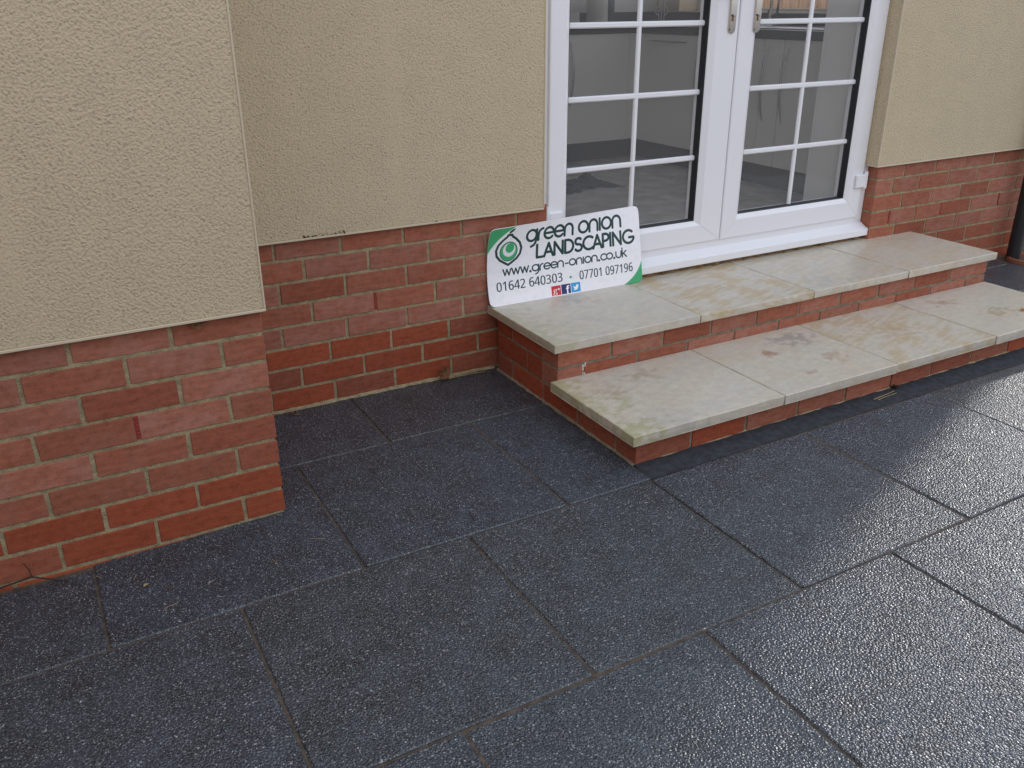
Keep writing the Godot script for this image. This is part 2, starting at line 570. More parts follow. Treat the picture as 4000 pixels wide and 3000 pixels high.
func ground_and_patio() -> void:
	var st := tool()
	var R := 120.0
	face(st, [Vector3(-R, -0.06, -R), Vector3(R, -0.06, -R), Vector3(R, -0.06, R), Vector3(-R, -0.06, R)], Vector3.UP)
	var o := obj("ground", st, M.earth)
	tag(o, "", "", "", "structure")
	var patio := Node3D.new()
	patio.name = "patio"
	add_child(patio)
	tag(patio, "", "", "", "structure")
	# sandy mortar in the joints, a little below the slab faces
	st = tool()
	var xs := [-3.0, 0.0, 1.0, 4.0, 6.2]
	for i in xs.size() - 1:
		var a: float = xs[i]
		var b: float = xs[i + 1]
		face(st, [Vector3(a, gy(a, 0) - 0.0036, -2.0), Vector3(b, gy(b, 0) - 0.0036, -2.0), Vector3(b, gy(b, 0) - 0.0036, 5.2), Vector3(a, gy(a, 0) - 0.0036, 5.2)], Vector3.UP)
	obj("joint_mortar", st, M.joint, patio)
	var g := 0.0032
	var row := func(js: Array, z0: float, z1: float) -> void:
		for i in js.size() - 1:
			slab(patio, js[i] + g, js[i + 1] - g, z0 + g, z1 - g)
	row.call([0.0, 0.41, 0.998], 0.008, 0.398)
	row.call([-1.70, -1.10, -0.497], 0.658, 1.004)
	row.call([-0.497, 0.10], 0.398, 1.004)                 # cut round the corner of the wing
	row.call([0.10, 0.70], 0.398, 1.004)
	slab(patio, 0.70 + g, 0.992, 0.398 + g, 1.004 - g)
	row.call([-2.03, -1.43, -0.82, -0.21, 0.385, 0.985, 1.607, 2.225, 2.83, 3.43, 4.03, 4.63, 5.24], 1.004, 1.604)
	row.call([-1.74, -1.14, -0.53, 0.075, 0.676, 1.291, 1.897, 2.50, 3.11, 3.71, 4.31, 4.92], 1.604, 2.208)
	row.call([-2.03, -1.43, -0.82, -0.21, 0.385, 0.985, 1.607, 2.225, 2.83, 3.43, 4.03, 4.63], 2.208, 2.81)
	row.call([-1.74, -1.14, -0.53, 0.075, 0.676, 1.291, 1.897, 2.50, 3.11, 3.71, 4.31], 2.81, 3.414)
	row.call([3.335, 3.86, 4.36, 4.92], 0.455, 1.004)
	row.call([3.335, 3.75, 4.35, 4.95], 0.135, 0.455)
	row.call([3.335, 3.99], 0.03, 0.135)
	# smooth dark mortar fillet along the foot of the steps
	st = tool()
	for i in 12:
		var a := lerpf(1.0, 3.30, i / 12.0)
		var b := lerpf(1.0, 3.30, (i + 1) / 12.0)
		var za := 1.0015 + 0.002 * sin(i * 2.3)
		var zb := 1.0015 + 0.002 * sin((i + 1) * 2.3)
		face(st, [Vector3(a, gy(a, 0) + 0.004, 0.905), Vector3(b, gy(b, 0) + 0.004, 0.905), Vector3(b, gy(b, 0) - 0.0015, zb), Vector3(a - (0.02 if i == 0 else 0.0), gy(a, 0) - 0.0015, za)], Vector3.UP)
		face(st, [Vector3(a, gy(a, 0) - 0.0015, za), Vector3(b, gy(b, 0) - 0.0015, zb), Vector3(b, -0.03, zb), Vector3(a, -0.03, za)], Vector3.BACK)
	obj("mortar_fillet", st, M.dark_mortar, patio)
	# sandy droppings where walls and steps meet the paving
	var nz := noise(FastNoiseLite.TYPE_SIMPLEX, 16.0, 29, 3)
	for e in [[Vector3(0.01, 0, 0), Vector3(0.995, 0, 0), Vector3.BACK, 0.016], [Vector3(1.0, 0, 0.91), Vector3(3.26, 0, 0.91), Vector3.BACK, 0.011], [Vector3(1.0, 0, 0.03), Vector3(1.0, 0, 0.91), Vector3.LEFT, 0.010]]:
		st = tool()
		for i in 60:
			var a: Vector3 = e[0].lerp(e[1], i / 60.0)
			var b: Vector3 = e[0].lerp(e[1], (i + 1) / 60.0)
			var la: float = e[3] * (0.75 + 0.5 * nz.get_noise_1d(a.x + a.z))
			var lb: float = e[3] * (0.75 + 0.5 * nz.get_noise_1d(b.x + b.z))
			var ha: float = 0.0075 + 0.004 * nz.get_noise_1d(a.x + a.z + 40)
			var hb: float = 0.0075 + 0.004 * nz.get_noise_1d(b.x + b.z + 40)
			var back: Vector3 = e[2] * 0.003
			a.y = gy(a.x, a.z) - 0.001
			b.y = gy(b.x, b.z) - 0.001
			face(st, [a - back + Vector3(0, ha, 0), b - back + Vector3(0, hb, 0), b + e[2] * maxf(lb, 0.002), a + e[2] * maxf(la, 0.002)], Vector3.UP + e[2])
		obj("mortar_fillet", st, M.step_mortar if e[2] == Vector3.LEFT else M.mortar, patio)

# ---------------------------------------------------------------- house
const WING := 0.644
func house() -> void:
	var h := thing("house", "cream rendered house with red brick plinth and white double doors", "house")
	# --- projecting wing: plinth
	var p := part("brick_plinth", h)
	var st := tool()
	box(st, Vector3(-3.2, -0.3, -0.35), Vector3(-0.004, 0.586, WING - 0.0030))
	obj("mortar", st, M.mortar, p)
	for k in range(1, 10):
		var y := course_y(k)
		var js := []
		var first := -0.22 if k % 2 == 1 else -0.1075
		for i in 6: js.push_front(first - 0.225 * i)
		course_x(p, js, js[0] - 0.22, 0.0, y, WING, k, 0.065 if k > 1 else 0.072, 1, [0.1025, 0.1025 if k % 2 == 1 else 0.215])
		# the return of the wing
		var z := WING - (0.1025 if k % 2 == 1 else 0.215) - 0.01
		while z > 0.01:
			var z0 := maxf(z - 0.215, -0.05)
			brick(p, Vector3(-0.1025, y, z0), Vector3(rng.randf_range(-0.001, 0.001), y + 0.065, z), k)
			z = z0 - 0.01
	weep_vent(p, -0.3325, course_y(4), WING)
	# --- main wall left of the doors
	p = part("brick_plinth", h)
	st = tool()
	box(st, Vector3(-0.004, -0.3, -0.34), Vector3(1.2315, 0.5855, -0.0030))
	obj("mortar", st, M.mortar, p)
	var mid := {1: [0.204, 0.427, 0.652, 0.876, 1.10], 2: [0.072, 0.297, 0.522, 0.746, 0.972], 3: [0.208, 0.433, 0.657, 0.883, 1.107], 4: [0.086, 0.311, 0.536, 0.764, 0.99], 5: [0.2, 0.427, 0.65, 0.875, 1.1], 6: [0.136, 0.361, 0.587, 0.814, 1.039], 7: [0.254, 0.479, 0.705, 0.932, 1.157], 8: [0.14, 0.366, 0.593, 0.819, 1.045]}
	for k in mid:
		course_x(p, mid[k], 0.004, 1.2300, course_y(k), 0.0, k, 0.065 if k > 1 else 0.072)
	weep_vent(p, 0.536, course_y(4), 0.0)
	# --- main wall right of the doors
	p = part("brick_plinth", h)
	st = tool()
	box(st, Vector3(3.006, -0.3, -0.34), Vector3(4.152, 0.5855, 0.0190))
	obj("mortar", st, M.mortar, p)
	var rt := {1: [3.184, 3.407, 3.632, 3.852, 4.075], 2: [3.118, 3.306, 3.520, 3.74, 3.963], 3: [3.199, 3.41, 3.632, 3.856, 4.08], 4: [3.13, 3.314, 3.504, 3.734, 3.962], 5: [3.18, 3.406, 3.628, 3.85, 4.075], 6: [3.118, 3.30, 3.513, 3.742, 3.974], 7: [3.19, 3.41, 3.632, 3.854, 4.08], 8: [3.118, 3.30, 3.513, 3.742, 3.974]}
	for k in rt:
		var a := 0.1025 if k % 2 == 1 else 0.215
		course_x(p, rt[k], 3.002, 4.156, course_y(k), 0.022, k, 0.065 if k > 1 else 0.072, -1, [a, a])
	for x in [3.13, 3.504, 3.962]: weep_vent(p, x, course_y(4), 0.022)
	# --- render
	var rw := func(lo: Vector3, hi: Vector3) -> void:
		var s := tool()
		box(s, lo, hi, 0.003)
		obj("rendered_wall", s, M.render, h)
	rw.call(Vector3(-3.2, 0.590, -0.35), Vector3(0.006, 2.55, WING + 0.020))
	rw.call(Vector3(0.0065, 0.590, -0.34), Vector3(1.205, 2.55, 0.020))
	rw.call(Vector3(1.2055, 2.37, -0.34), Vector3(2.9675, 2.55, 0.020))
	rw.call(Vector3(2.968, 0.590, -0.34), Vector3(4.160, 2.55, 0.042))
	# --- beads that finish the render
	var bd := func(lo: Vector3, hi: Vector3) -> void:
		var s := tool()
		box(s, lo, hi, 0.0012)
		obj("render_bead", s, M.bead, h)
	bd.call(Vector3(-3.2, 0.5845, WING + 0.001), Vector3(0.0085, 0.5915, WING + 0.0235))
	bd.call(Vector3(0.0035, 0.5920, WING + 0.016), Vector3(0.0085, 2.55, WING + 0.0225))
	bd.call(Vector3(0.009, 0.5845, 0.001), Vector3(1.205, 0.5915, 0.0235))
	bd.call(Vector3(1.2020, 0.5920, 0.016), Vector3(1.2075, 2.36, 0.0225))
	bd.call(Vector3(2.9655, 0.5845, -0.02), Vector3(4.160, 0.5915, 0.0455))
	bd.call(Vector3(2.9655, 0.5920, 0.037), Vector3(2.9715, 2.36, 0.0445))
	st = tool()
	for i in 34:
		var q := Vector3(0.30 + 0.14 * rng.randf() if i < 30 else rng.randf_range(0.15, 1.2), 0.5925 + (absf(rng.randfn(0, 0.004)) if i < 30 else 0.0), 0.0215)
		var r := rng.randf_range(0.0006, 0.0018)
		box(st, q - Vector3(r * 1.6, r, 0.001), q + Vector3(r * 1.6, r, 0.0018), 0.0003, Vector2.ZERO, 0.0005)
	obj("moss_crumbs", st, M.twig, h).set_meta("kind", "stuff")
	# --- outer walls that the picture does not show, and the roof
	st = tool()
	box(st, Vector3(3.862, -0.3, -3.1), Vector3(4.156, 1.2145, -0.3405))
	obj("side_wall", st, M.render, h)
	st = tool()
	box(st, Vector3(3.862, 1.2150, -0.80), Vector3(4.156, 2.55, -0.3405))
	obj("side_wall", st, M.render, h)
	st = tool()
	box(st, Vector3(3.862, 1.2150, -3.1), Vector3(4.156, 2.55, -2.55))
	obj("side_wall", st, M.render, h)
	st = tool()
	box(st, Vector3(3.862, 2.30, -2.5495), Vector3(4.156, 2.55, -0.8005))
	obj("side_wall", st, M.render, h)
	st = tool()
	box(st, Vector3(-3.2, -0.3, -3.1), Vector3(3.8615, 2.55, -2.86))
	obj("back_wall", st, M.render, h)
	st = tool()
	box(st, Vector3(-3.2, -0.3, -2.859), Vector3(-3.0, 2.55, -0.351))
	obj("side_wall", st, M.render, h)
	st = tool()
	box(st, Vector3(-3.35, 2.56, -3.25), Vector3(4.27, 2.76, 0.17), 0.01)
	box(st, Vector3(-3.35, 2.56, 0.171), Vector3(0.13, 2.76, WING + 0.13), 0.01)
	obj("roof", st, M.roofing, h)
	# --- kitchen window in the side wall
	var w := part("window", h)
	var place := Transform3D(Basis(Vector3(0, 0, -1), Vector3.UP, Vector3.RIGHT), Vector3(4.06, 0, 0))
	var O := Vector4(0.802, 1.217, 2.548, 2.298)
	for s in 4:
		st = tool()
		ring_side(st, O, Vector4(0.85, 1.235, 2.50, 2.25), s, [[0, -0.03], [0, 0.03], [1, 0.025], [1, -0.025]])
		obj("frame", st, M.upvc, w).transform = place
	st = tool()
	box(st, Vector3(1.20, 1.236, -0.024), Vector3(1.335, 2.249, 0.024), 0.004)
	obj("mullion", st, M.upvc, w).transform = place
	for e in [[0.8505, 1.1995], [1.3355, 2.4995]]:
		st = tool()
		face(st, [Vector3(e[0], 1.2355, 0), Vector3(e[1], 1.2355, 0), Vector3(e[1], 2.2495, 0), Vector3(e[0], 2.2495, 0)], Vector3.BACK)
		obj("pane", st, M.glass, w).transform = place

# ---------------------------------------------------------------- double doors
func doors() -> void:
	var h: Node3D = get_node("house")
	var fr := part("door_frame", h)
	var st: SurfaceTool
	for s in 4:
		st = tool()
		ring_side(st, Vector4(1.2325, 0.312, 2.9995, 2.368), Vector4(1.272, 0.352, 2.930, 2.328), s, [[0, -0.10], [0, -0.034], [0.06, -0.031], [0.9, -0.031], [1, -0.036], [1, -0.10]])
		obj("frame_member", st, M.upvc, fr)
	st = tool()                                            # projecting sill with a sloping top
	var prof := [Vector2(-0.034, 0.3175), Vector2(0.011, 0.2925), Vector2(0.0145, 0.2900), Vector2(0.0150, 0.2640), Vector2(0.013, 0.2615), Vector2(-0.02, 0.2615), Vector2(-0.10, 0.2750), Vector2(-0.10, 0.3110), Vector2(-0.0345, 0.3110)]
	for i in prof.size():
		var a: Vector2 = prof[i]
		var b: Vector2 = prof[(i + 1) % prof.size()]
		var nrm := Vector3(0, b.x - a.x, -(b.y - a.y))
		face(st, [Vector3(1.19, a.y, a.x), Vector3(3.028, a.y, a.x), Vector3(3.028, b.y, b.x), Vector3(1.19, b.y, b.x)], nrm)
	for x in [1.19, 3.028]:
		face(st, prof.map(func(q): return Vector3(x, q.y, q.x)), Vector3(x - 2, 0, 0))
	obj("sill", st, M.upvc, fr)
	st = tool()                                            # ragged bedding mortar under the sill
	var nz := noise(FastNoiseLite.TYPE_SIMPLEX, 14.0, 9, 4)
	for i in 120:
		var a := lerpf(1.22, 3.0, i / 120.0)
		var b := lerpf(1.22, 3.0, (i + 1) / 120.0)
		var za := -0.012 + 0.016 * nz.get_noise_1d(a)
		var zb := -0.012 + 0.016 * nz.get_noise_1d(b)
		face(st, [Vector3(a, 0.270, za - 0.004), Vector3(b, 0.270, zb - 0.004), Vector3(b, 0.239, zb + 0.006), Vector3(a, 0.239, za + 0.006)], Vector3.BACK)
	obj("bedding_mortar", st, M.bedding, fr)
	var spec := [
		{"O": Vector4(1.248, 0.347, 2.1095, 2.345), "I": Vector4(1.3335, 0.441, 1.971, 2.250), "v": 1.660, "hx": 2.071, "dir": -1, "hinge": 1.240},
		{"O": Vector4(2.1140, 0.346, 2.9560, 2.345), "I": Vector4(2.2105, 0.443, 2.857, 2.250), "v": 2.538, "hx": 2.199, "dir": 1, "hinge": 2.966}]
	for d in spec:
		var leaf := part("door", h)
		var O: Vector4 = d.O
		var I: Vector4 = d.I
		for s in 4:
			st = tool()
			ring_side(st, O, I, s, [[0, -0.09], [0, -0.0235], [0.025, -0.0205], [0.06, -0.0195], [0.80, -0.0195], [0.83, -0.021], [0.97, -0.030], [1, -0.032], [1, -0.09]], 0.0005)
			obj("rail" if s % 2 == 0 else "stile", st, M.upvc, leaf)
		var G := Vector4(I.x + 0.004, I.y + 0.004, I.z - 0.004, I.w - 0.004)
		for s in 4:
			st = tool()
			ring_side(st, Vector4(I.x + 0.0004, I.y + 0.0004, I.z - 0.0004, I.w - 0.0004), G, s, [[0, -0.068], [0, -0.0335], [1, -0.035], [1, -0.068]], 0.0001)
			obj("gasket", st, M.gasket, leaf)
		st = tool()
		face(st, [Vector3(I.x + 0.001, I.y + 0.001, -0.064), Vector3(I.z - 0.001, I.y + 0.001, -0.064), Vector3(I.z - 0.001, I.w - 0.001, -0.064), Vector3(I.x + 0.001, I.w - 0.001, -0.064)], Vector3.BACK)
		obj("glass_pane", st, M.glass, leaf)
		# glazing bars on the glass
		var half := [Vector2(-0.0105, -0.063), Vector2(-0.0105, -0.058), Vector2(-0.006, -0.0530), Vector2(0.006, -0.0530), Vector2(0.0105, -0.058), Vector2(0.0105, -0.063)]
		for y in [0.6975, 0.954, 1.208, 1.463, 1.718, 1.973]:
			st = tool()
			for i in half.size() - 1:
				var a: Vector2 = half[i]
				var b: Vector2 = half[i + 1]
				var n := Vector3(0, -(b.y - a.y), b.x - a.x)
				face(st, [Vector3(G.x + 0.001, y - a.x, a.y), Vector3(G.z - 0.001, y - a.x, a.y), Vector3(G.z - 0.001, y - b.x, b.y), Vector3(G.x + 0.001, y - b.x, b.y)], Vector3(0, -(a.x + b.x), 0.012 if absf(a.x + b.x) < 0.018 else 0.0001))
			for x in [G.x + 0.001, G.z - 0.001]: face(st, half.map(func(q): return Vector3(x, y - q.x, q.y)), Vector3(x - d.v, 0, 0))
			obj("glazing_bar", st, M.upvc, leaf)
		st = tool()
		for i in half.size() - 1:
			var a: Vector2 = half[i] * Vector2(0.95, 1) + Vector2(0, -0.0008)
			var b: Vector2 = half[i + 1] * Vector2(0.95, 1) + Vector2(0, -0.0008)
			face(st, [Vector3(d.v + a.x, G.y + 0.001, a.y), Vector3(d.v + a.x, G.w - 0.001, a.y), Vector3(d.v + b.x, G.w - 0.001, b.y), Vector3(d.v + b.x, G.y + 0.001, b.y)], Vector3(a.x + b.x, 0, 0.012 if absf(a.x + b.x) < 0.018 else 0.0001))
		obj("glazing_bar", st, M.upvc, leaf)
		# long handle plate, lock cylinder and lever
		var hx: float = d.hx
		st = tool()
		var rim := []
		for i in 13: rim.append(Vector2(hx, 1.187) + Vector2(cos(PI + PI * i / 12), sin(PI + PI * i / 12)) * 0.0170)
		for i in 13: rim.append(Vector2(hx, 1.400) + Vector2(cos(PI * i / 12), sin(PI * i / 12)) * 0.0170)
		var mid_ := Vector2(hx, 1.29)
		for i in rim.size():
			var a: Vector2 = rim[i]
			var b: Vector2 = rim[(i + 1) % rim.size()]
			var ai := a + (Vector2(hx, clampf(a.y, 1.187, 1.400)) - a).normalized() * 0.0035
			var bi := b + (Vector2(hx, clampf(b.y, 1.187, 1.400)) - b).normalized() * 0.0035
			face(st, [Vector3(a.x, a.y, -0.0192), Vector3(b.x, b.y, -0.0192), Vector3(b.x, b.y, -0.0130), Vector3(a.x, a.y, -0.0130)], Vector3(a.x + b.x - 2 * hx, (a.y + b.y) / 2 - clampf((a.y + b.y) / 2, 1.187, 1.4), 0))
			face(st, [Vector3(a.x, a.y, -0.0130), Vector3(b.x, b.y, -0.0130), Vector3(bi.x, bi.y, -0.0100), Vector3(ai.x, ai.y, -0.0100)], Vector3(a.x - hx, 0, 0.05))
			face(st, [Vector3(ai.x, ai.y, -0.0100), Vector3(bi.x, bi.y, -0.0100), Vector3(mid_.x, mid_.y, -0.0100)], Vector3.BACK)
		obj("handle_plate", st, M.chrome, leaf)
		st = tool()
		tube(st, [Vector3(hx, 1.238, -0.0105), Vector3(hx, 1.238, -0.003)], 0.0085, 14)
		box(st, Vector3(hx - 0.005, 1.214, -0.0105), Vector3(hx + 0.005, 1.236, -0.003), 0.002)
		obj("lock_cylinder", st, M.chrome, leaf)
		st = tool()
		tube(st, [Vector3(hx, 1.33, -0.011), Vector3(hx, 1.33, 0.022), Vector3(hx + d.dir * 0.006, 1.33, 0.030), Vector3(hx + d.dir * 0.05, 1.331, 0.034), Vector3(hx + d.dir * 0.118, 1.330, 0.030)], [0.010, 0.009, 0.009, 0.0085, 0.007], 12)
		obj("lever", st, M.chrome, leaf)
		# bottom hinge
		var hg: float = d.hinge
		st = tool()
		var y0 := 0.487 if d.dir > 0 else 0.512
		if d.dir > 0: box(st, Vector3(hg - 0.066, y0, -0.0193), Vector3(hg - 0.004, y0 + 0.062, -0.004), 0.005)
		else: box(st, Vector3(hg + 0.006, y0, -0.0193), Vector3(hg + 0.066, y0 + 0.05, -0.006), 0.005)
		tube(st, [Vector3(hg, y0 - 0.004, -0.014), Vector3(hg, y0 + 0.030, -0.014)], 0.0095, 12)
		tube(st, [Vector3(hg, y0 + 0.0308, -0.014), Vector3(hg, y0 + 0.072, -0.014)], 0.0095, 12)
		obj("hinge", st, M.upvc, leaf)

# ---------------------------------------------------------------- steps
func step_slab(parent: Node3D, x0: float, x1: float, z0: float, z1: float, y0: float, y1: float, m: Material) -> void:
	var st := tool()
	var n := 20
	var ny := noise(FastNoiseLite.TYPE_SIMPLEX, 7.0, rng.randi() % 9999, 4)
	var b := 0.0022
	var uv := func(x: float, z: float) -> Vector2: return Vector2((x - x0) / (x1 - x0), (z - z0) / (z1 - z0))
	var rim := []                                          # outline: back left, back right, front right, front left
	for i in n: rim.append([lerpf(x0, x1, i / float(n)), z0, Vector3(0, 0, -1)])
	for i in n: rim.append([x1, lerpf(z0, z1, i / float(n)), Vector3(1, 0, 0)])
	for i in n: rim.append([lerpf(x1, x0, i / float(n)), z1, Vector3(0, 0, 1)])
	for i in n: rim.append([x0, lerpf(z1, z0, i / float(n)), Vector3(-1, 0, 0)])
	var top := []
	var edge := []
	var bulge := []
	var low := []
	for r in rim:
		var q := Vector3(r[0], 0, r[1])
		var w := 0.0016 * ny.get_noise_2d(q.x, q.z)
		var c := Vector3((x0 + x1) / 2, 0, (z0 + z1) / 2)
		var inn := Vector3(signf(c.x - q.x), 0, signf(c.z - q.z))
		top.append(Vector3(q.x + inn.x * b, y1, q.z + inn.z * b))
		edge.append(Vector3(q.x, y1 - b, q.z) + r[2] * w)
		bulge.append(Vector3(q.x, lerpf(y0, y1, 0.45), q.z) + r[2] * (w * 1.2 + 0.0005 * ny.get_noise_2d(q.x * 3, q.z * 3 + 9)))
		low.append(Vector3(q.x, y0 + 0.0016 * ny.get_noise_2d(q.x * 2.5 + 4, q.z * 2.5), q.z) + r[2] * (w * 1.4 - 0.0012 + 0.0006 * ny.get_noise_2d(q.x * 4, q.z * 4)))
	var cen := Vector3((x0 + x1) / 2, y1, (z0 + z1) / 2)
	for i in rim.size():
		var j := (i + 1) % rim.size()
		var f := [cen, top[i], top[j]].map(func(p): return [p, Vector3.UP, uv.call(p.x, p.z)])
		tri(st, f[0], f[1], f[2])
		for pr in [[top, edge], [edge, bulge], [bulge, low]]:
			var q := [pr[0][i], pr[0][j], pr[1][j], pr[1][i]]
			var nn: Vector3 = (q[2] - q[0]).cross(q[1] - q[0])
			if nn.length() < 1e-10: continue
			nn = nn.normalized()
			if nn.dot(rim[i][2] + Vector3(0, 0.2, 0)) < 0: nn = -nn
			var c4 := q.map(func(p): return [p, nn, uv.call(p.x, p.z) - Vector2(rim[i][2].x, rim[i][2].z) * (y1 - p.y) * 1.7])
			tri(st, c4[0], c4[1], c4[2])
			tri(st, c4[0], c4[2], c4[3])
	face(st, [Vector3(x0, y0, z0), Vector3(x1, y0, z0), Vector3(x1, y0, z1), Vector3(x0, y0, z1)], Vector3.DOWN)
	obj("step_slab", st, m, parent)

func steps() -> void:
	var s := thing("garden_steps", "two red brick steps topped with pale sandstone slabs below the doors", "steps")
	var st := tool()
	box(st, Vector3(1.0035, -0.1, 0.03), Vector3(3.276, 0.2125, 0.4565))
	box(st, Vector3(1.0035, -0.1, 0.4570), Vector3(3.256, 0.0725, 0.9065))
	obj("mortar", st, M.step_mortar, s)
	var upA := [1.219, 1.445, 1.668, 1.893, 2.119, 2.346, 2.571, 2.795, 3.025]
	var upB := [1.106, 1.335, 1.561, 1.787, 2.012, 2.237, 2.461, 2.687, 2.910, 3.144]
	var low := [1.214, 1.443, 1.672, 1.900, 2.130, 2.350, 2.581, 2.807, 3.03]
	course_x(s, upA, 1.0, 3.28, 0.151, 0.46, 5, 0.0615, -1, [0.1025, 0.1025])
	course_x(s, upB, 1.0, 3.28, 0.071, 0.46, 5, 0.070, -1, [0.1025, 0.1025])
	course_x(s, low, 1.0, 3.26, -0.004, 0.91, 6, 0.0755, -1, [0.1025, 0.1025])
	st = tool()
	for i in 11:
		var q := Vector3(1.106 + rng.randf_range(-0.007, 0.007), lerpf(0.108, 0.150, rng.randf()), 0.4572)
		box(st, q - Vector3(0.003, 0.003, 0.002), q + Vector3(0.003, 0.003, 0.0028), 0.001, Vector2.ZERO, 0.0012)
	obj("lime_bloom", st, M.white_ware, s).set_meta("kind", "stuff")
	# the side that faces the wing
	var side := func(js: Array, z0: float, z1: float, y: float, hgt: float) -> void:
		var e := [z0]
		for j in js:
			e.append(j - 0.005)
			e.append(j + 0.005)
		e.append(z1)
		for i in range(0, e.size(), 2):
			brick(s, Vector3(1.0 + rng.randf_range(-0.001, 0.001), y, e[i]), Vector3(1.1, y + hgt, e[i + 1]), 7)
	side.call([0.144], 0.035, 0.351, 0.151, 0.0615)
	side.call([0.251], 0.035, 0.351, 0.071, 0.070)
	side.call([0.148, 0.364, 0.583], 0.035, 0.796, -0.004, 0.065)
	# the slabs
	var up := [0.974, 1.5975, 2.170, 2.722, 3.312]
	var lo := [0.969, 1.578, 2.122, 2.678, 3.288]
	var br := [0.30, 0.17, 0.10]
	var ups := [
		stone_material(101, 0.10, 0.70, [[0.55, 0.30, 0.12, 0.36, 0.25, 0.15, 0.5], [0.40, 0.62, 0.16, 0.40, 0.38, 0.34, 0.5], [0.15, 0.75, 0.2, 0.36, 0.35, 0.22, 0.4]], 0.35),
		stone_material(131, 1.0, 0.30, [], 0.0),
		stone_material(161, 0.45, 0.40, [[0.3, 0.85, 0.25, 0.33, 0.31, 0.27, 0.5]], 0.0),
		stone_material(191, 0.35, 0.30, [[0.6, 0.2, 0.2, 0.40, 0.33, 0.22, 0.4]], 0.0)]
	var los := [
		stone_material(221, 0.22, 0.45, [[0.22, 0.38, 0.12, 0.30, 0.22, 0.15, 0.6], [0.52, 0.22, 0.16, 0.30, 0.28, 0.21, 0.7], [0.25, 0.95, 0.3, 0.36, 0.35, 0.31, 0.5]], 0.65),
		stone_material(251, 0.25, 0.30, [[0.40, 0.36, 0.09, 0.30, 0.15, 0.08, 0.8], [0.74, 0.66, 0.13, 0.33, 0.18, 0.10, 0.6], [0.75, 0.22, 0.22, 0.25, 0.24, 0.23, 0.8], [0.4, 0.8, 0.06, 0.30, 0.17, 0.10, 0.6]], 0.0),
		stone_material(281, 0.75, 0.30, [[0.5, 0.5, 0.25, 0.36, 0.25, 0.15, 0.5]], 0.0),
		stone_material(311, 0.15, 0.25, [[0.42, 0.62, 0.16, 0.36, 0.29, 0.19, 0.9], [0.3, 0.22, 0.13, 0.34, 0.21, 0.13, 0.7]], 0.0)]
	for i in 4:
		step_slab(s, up[i] + 0.0022, up[i + 1] - 0.0022, -0.026, 0.478 + rng.randf_range(-0.002, 0.002), 0.2135, 0.2430 + rng.randf_range(-0.001, 0.001), ups[i])
		step_slab(s, lo[i] + 0.0022, lo[i + 1] - 0.0022, 0.4605, 0.935 + rng.randf_range(-0.002, 0.002), 0.0735, 0.1080 + rng.randf_range(-0.001, 0.001), los[i])

# ---------------------------------------------------------------- kitchen behind the glass
func bow_handle(parent: Node3D, a: Vector3, b: Vector3, out: Vector3) -> void:
	var st := tool()
	var pts := []
	var rad := []
	for i in 15:
		var t := i / 14.0
		pts.append(a.lerp(b, t) + out * (0.004 + 0.036 * sin(PI * t)))
		rad.append(0.0025 + 0.0045 * sin(PI * t))
	tube(st, pts, rad, 8)
	obj("handle", st, M.steel, parent)

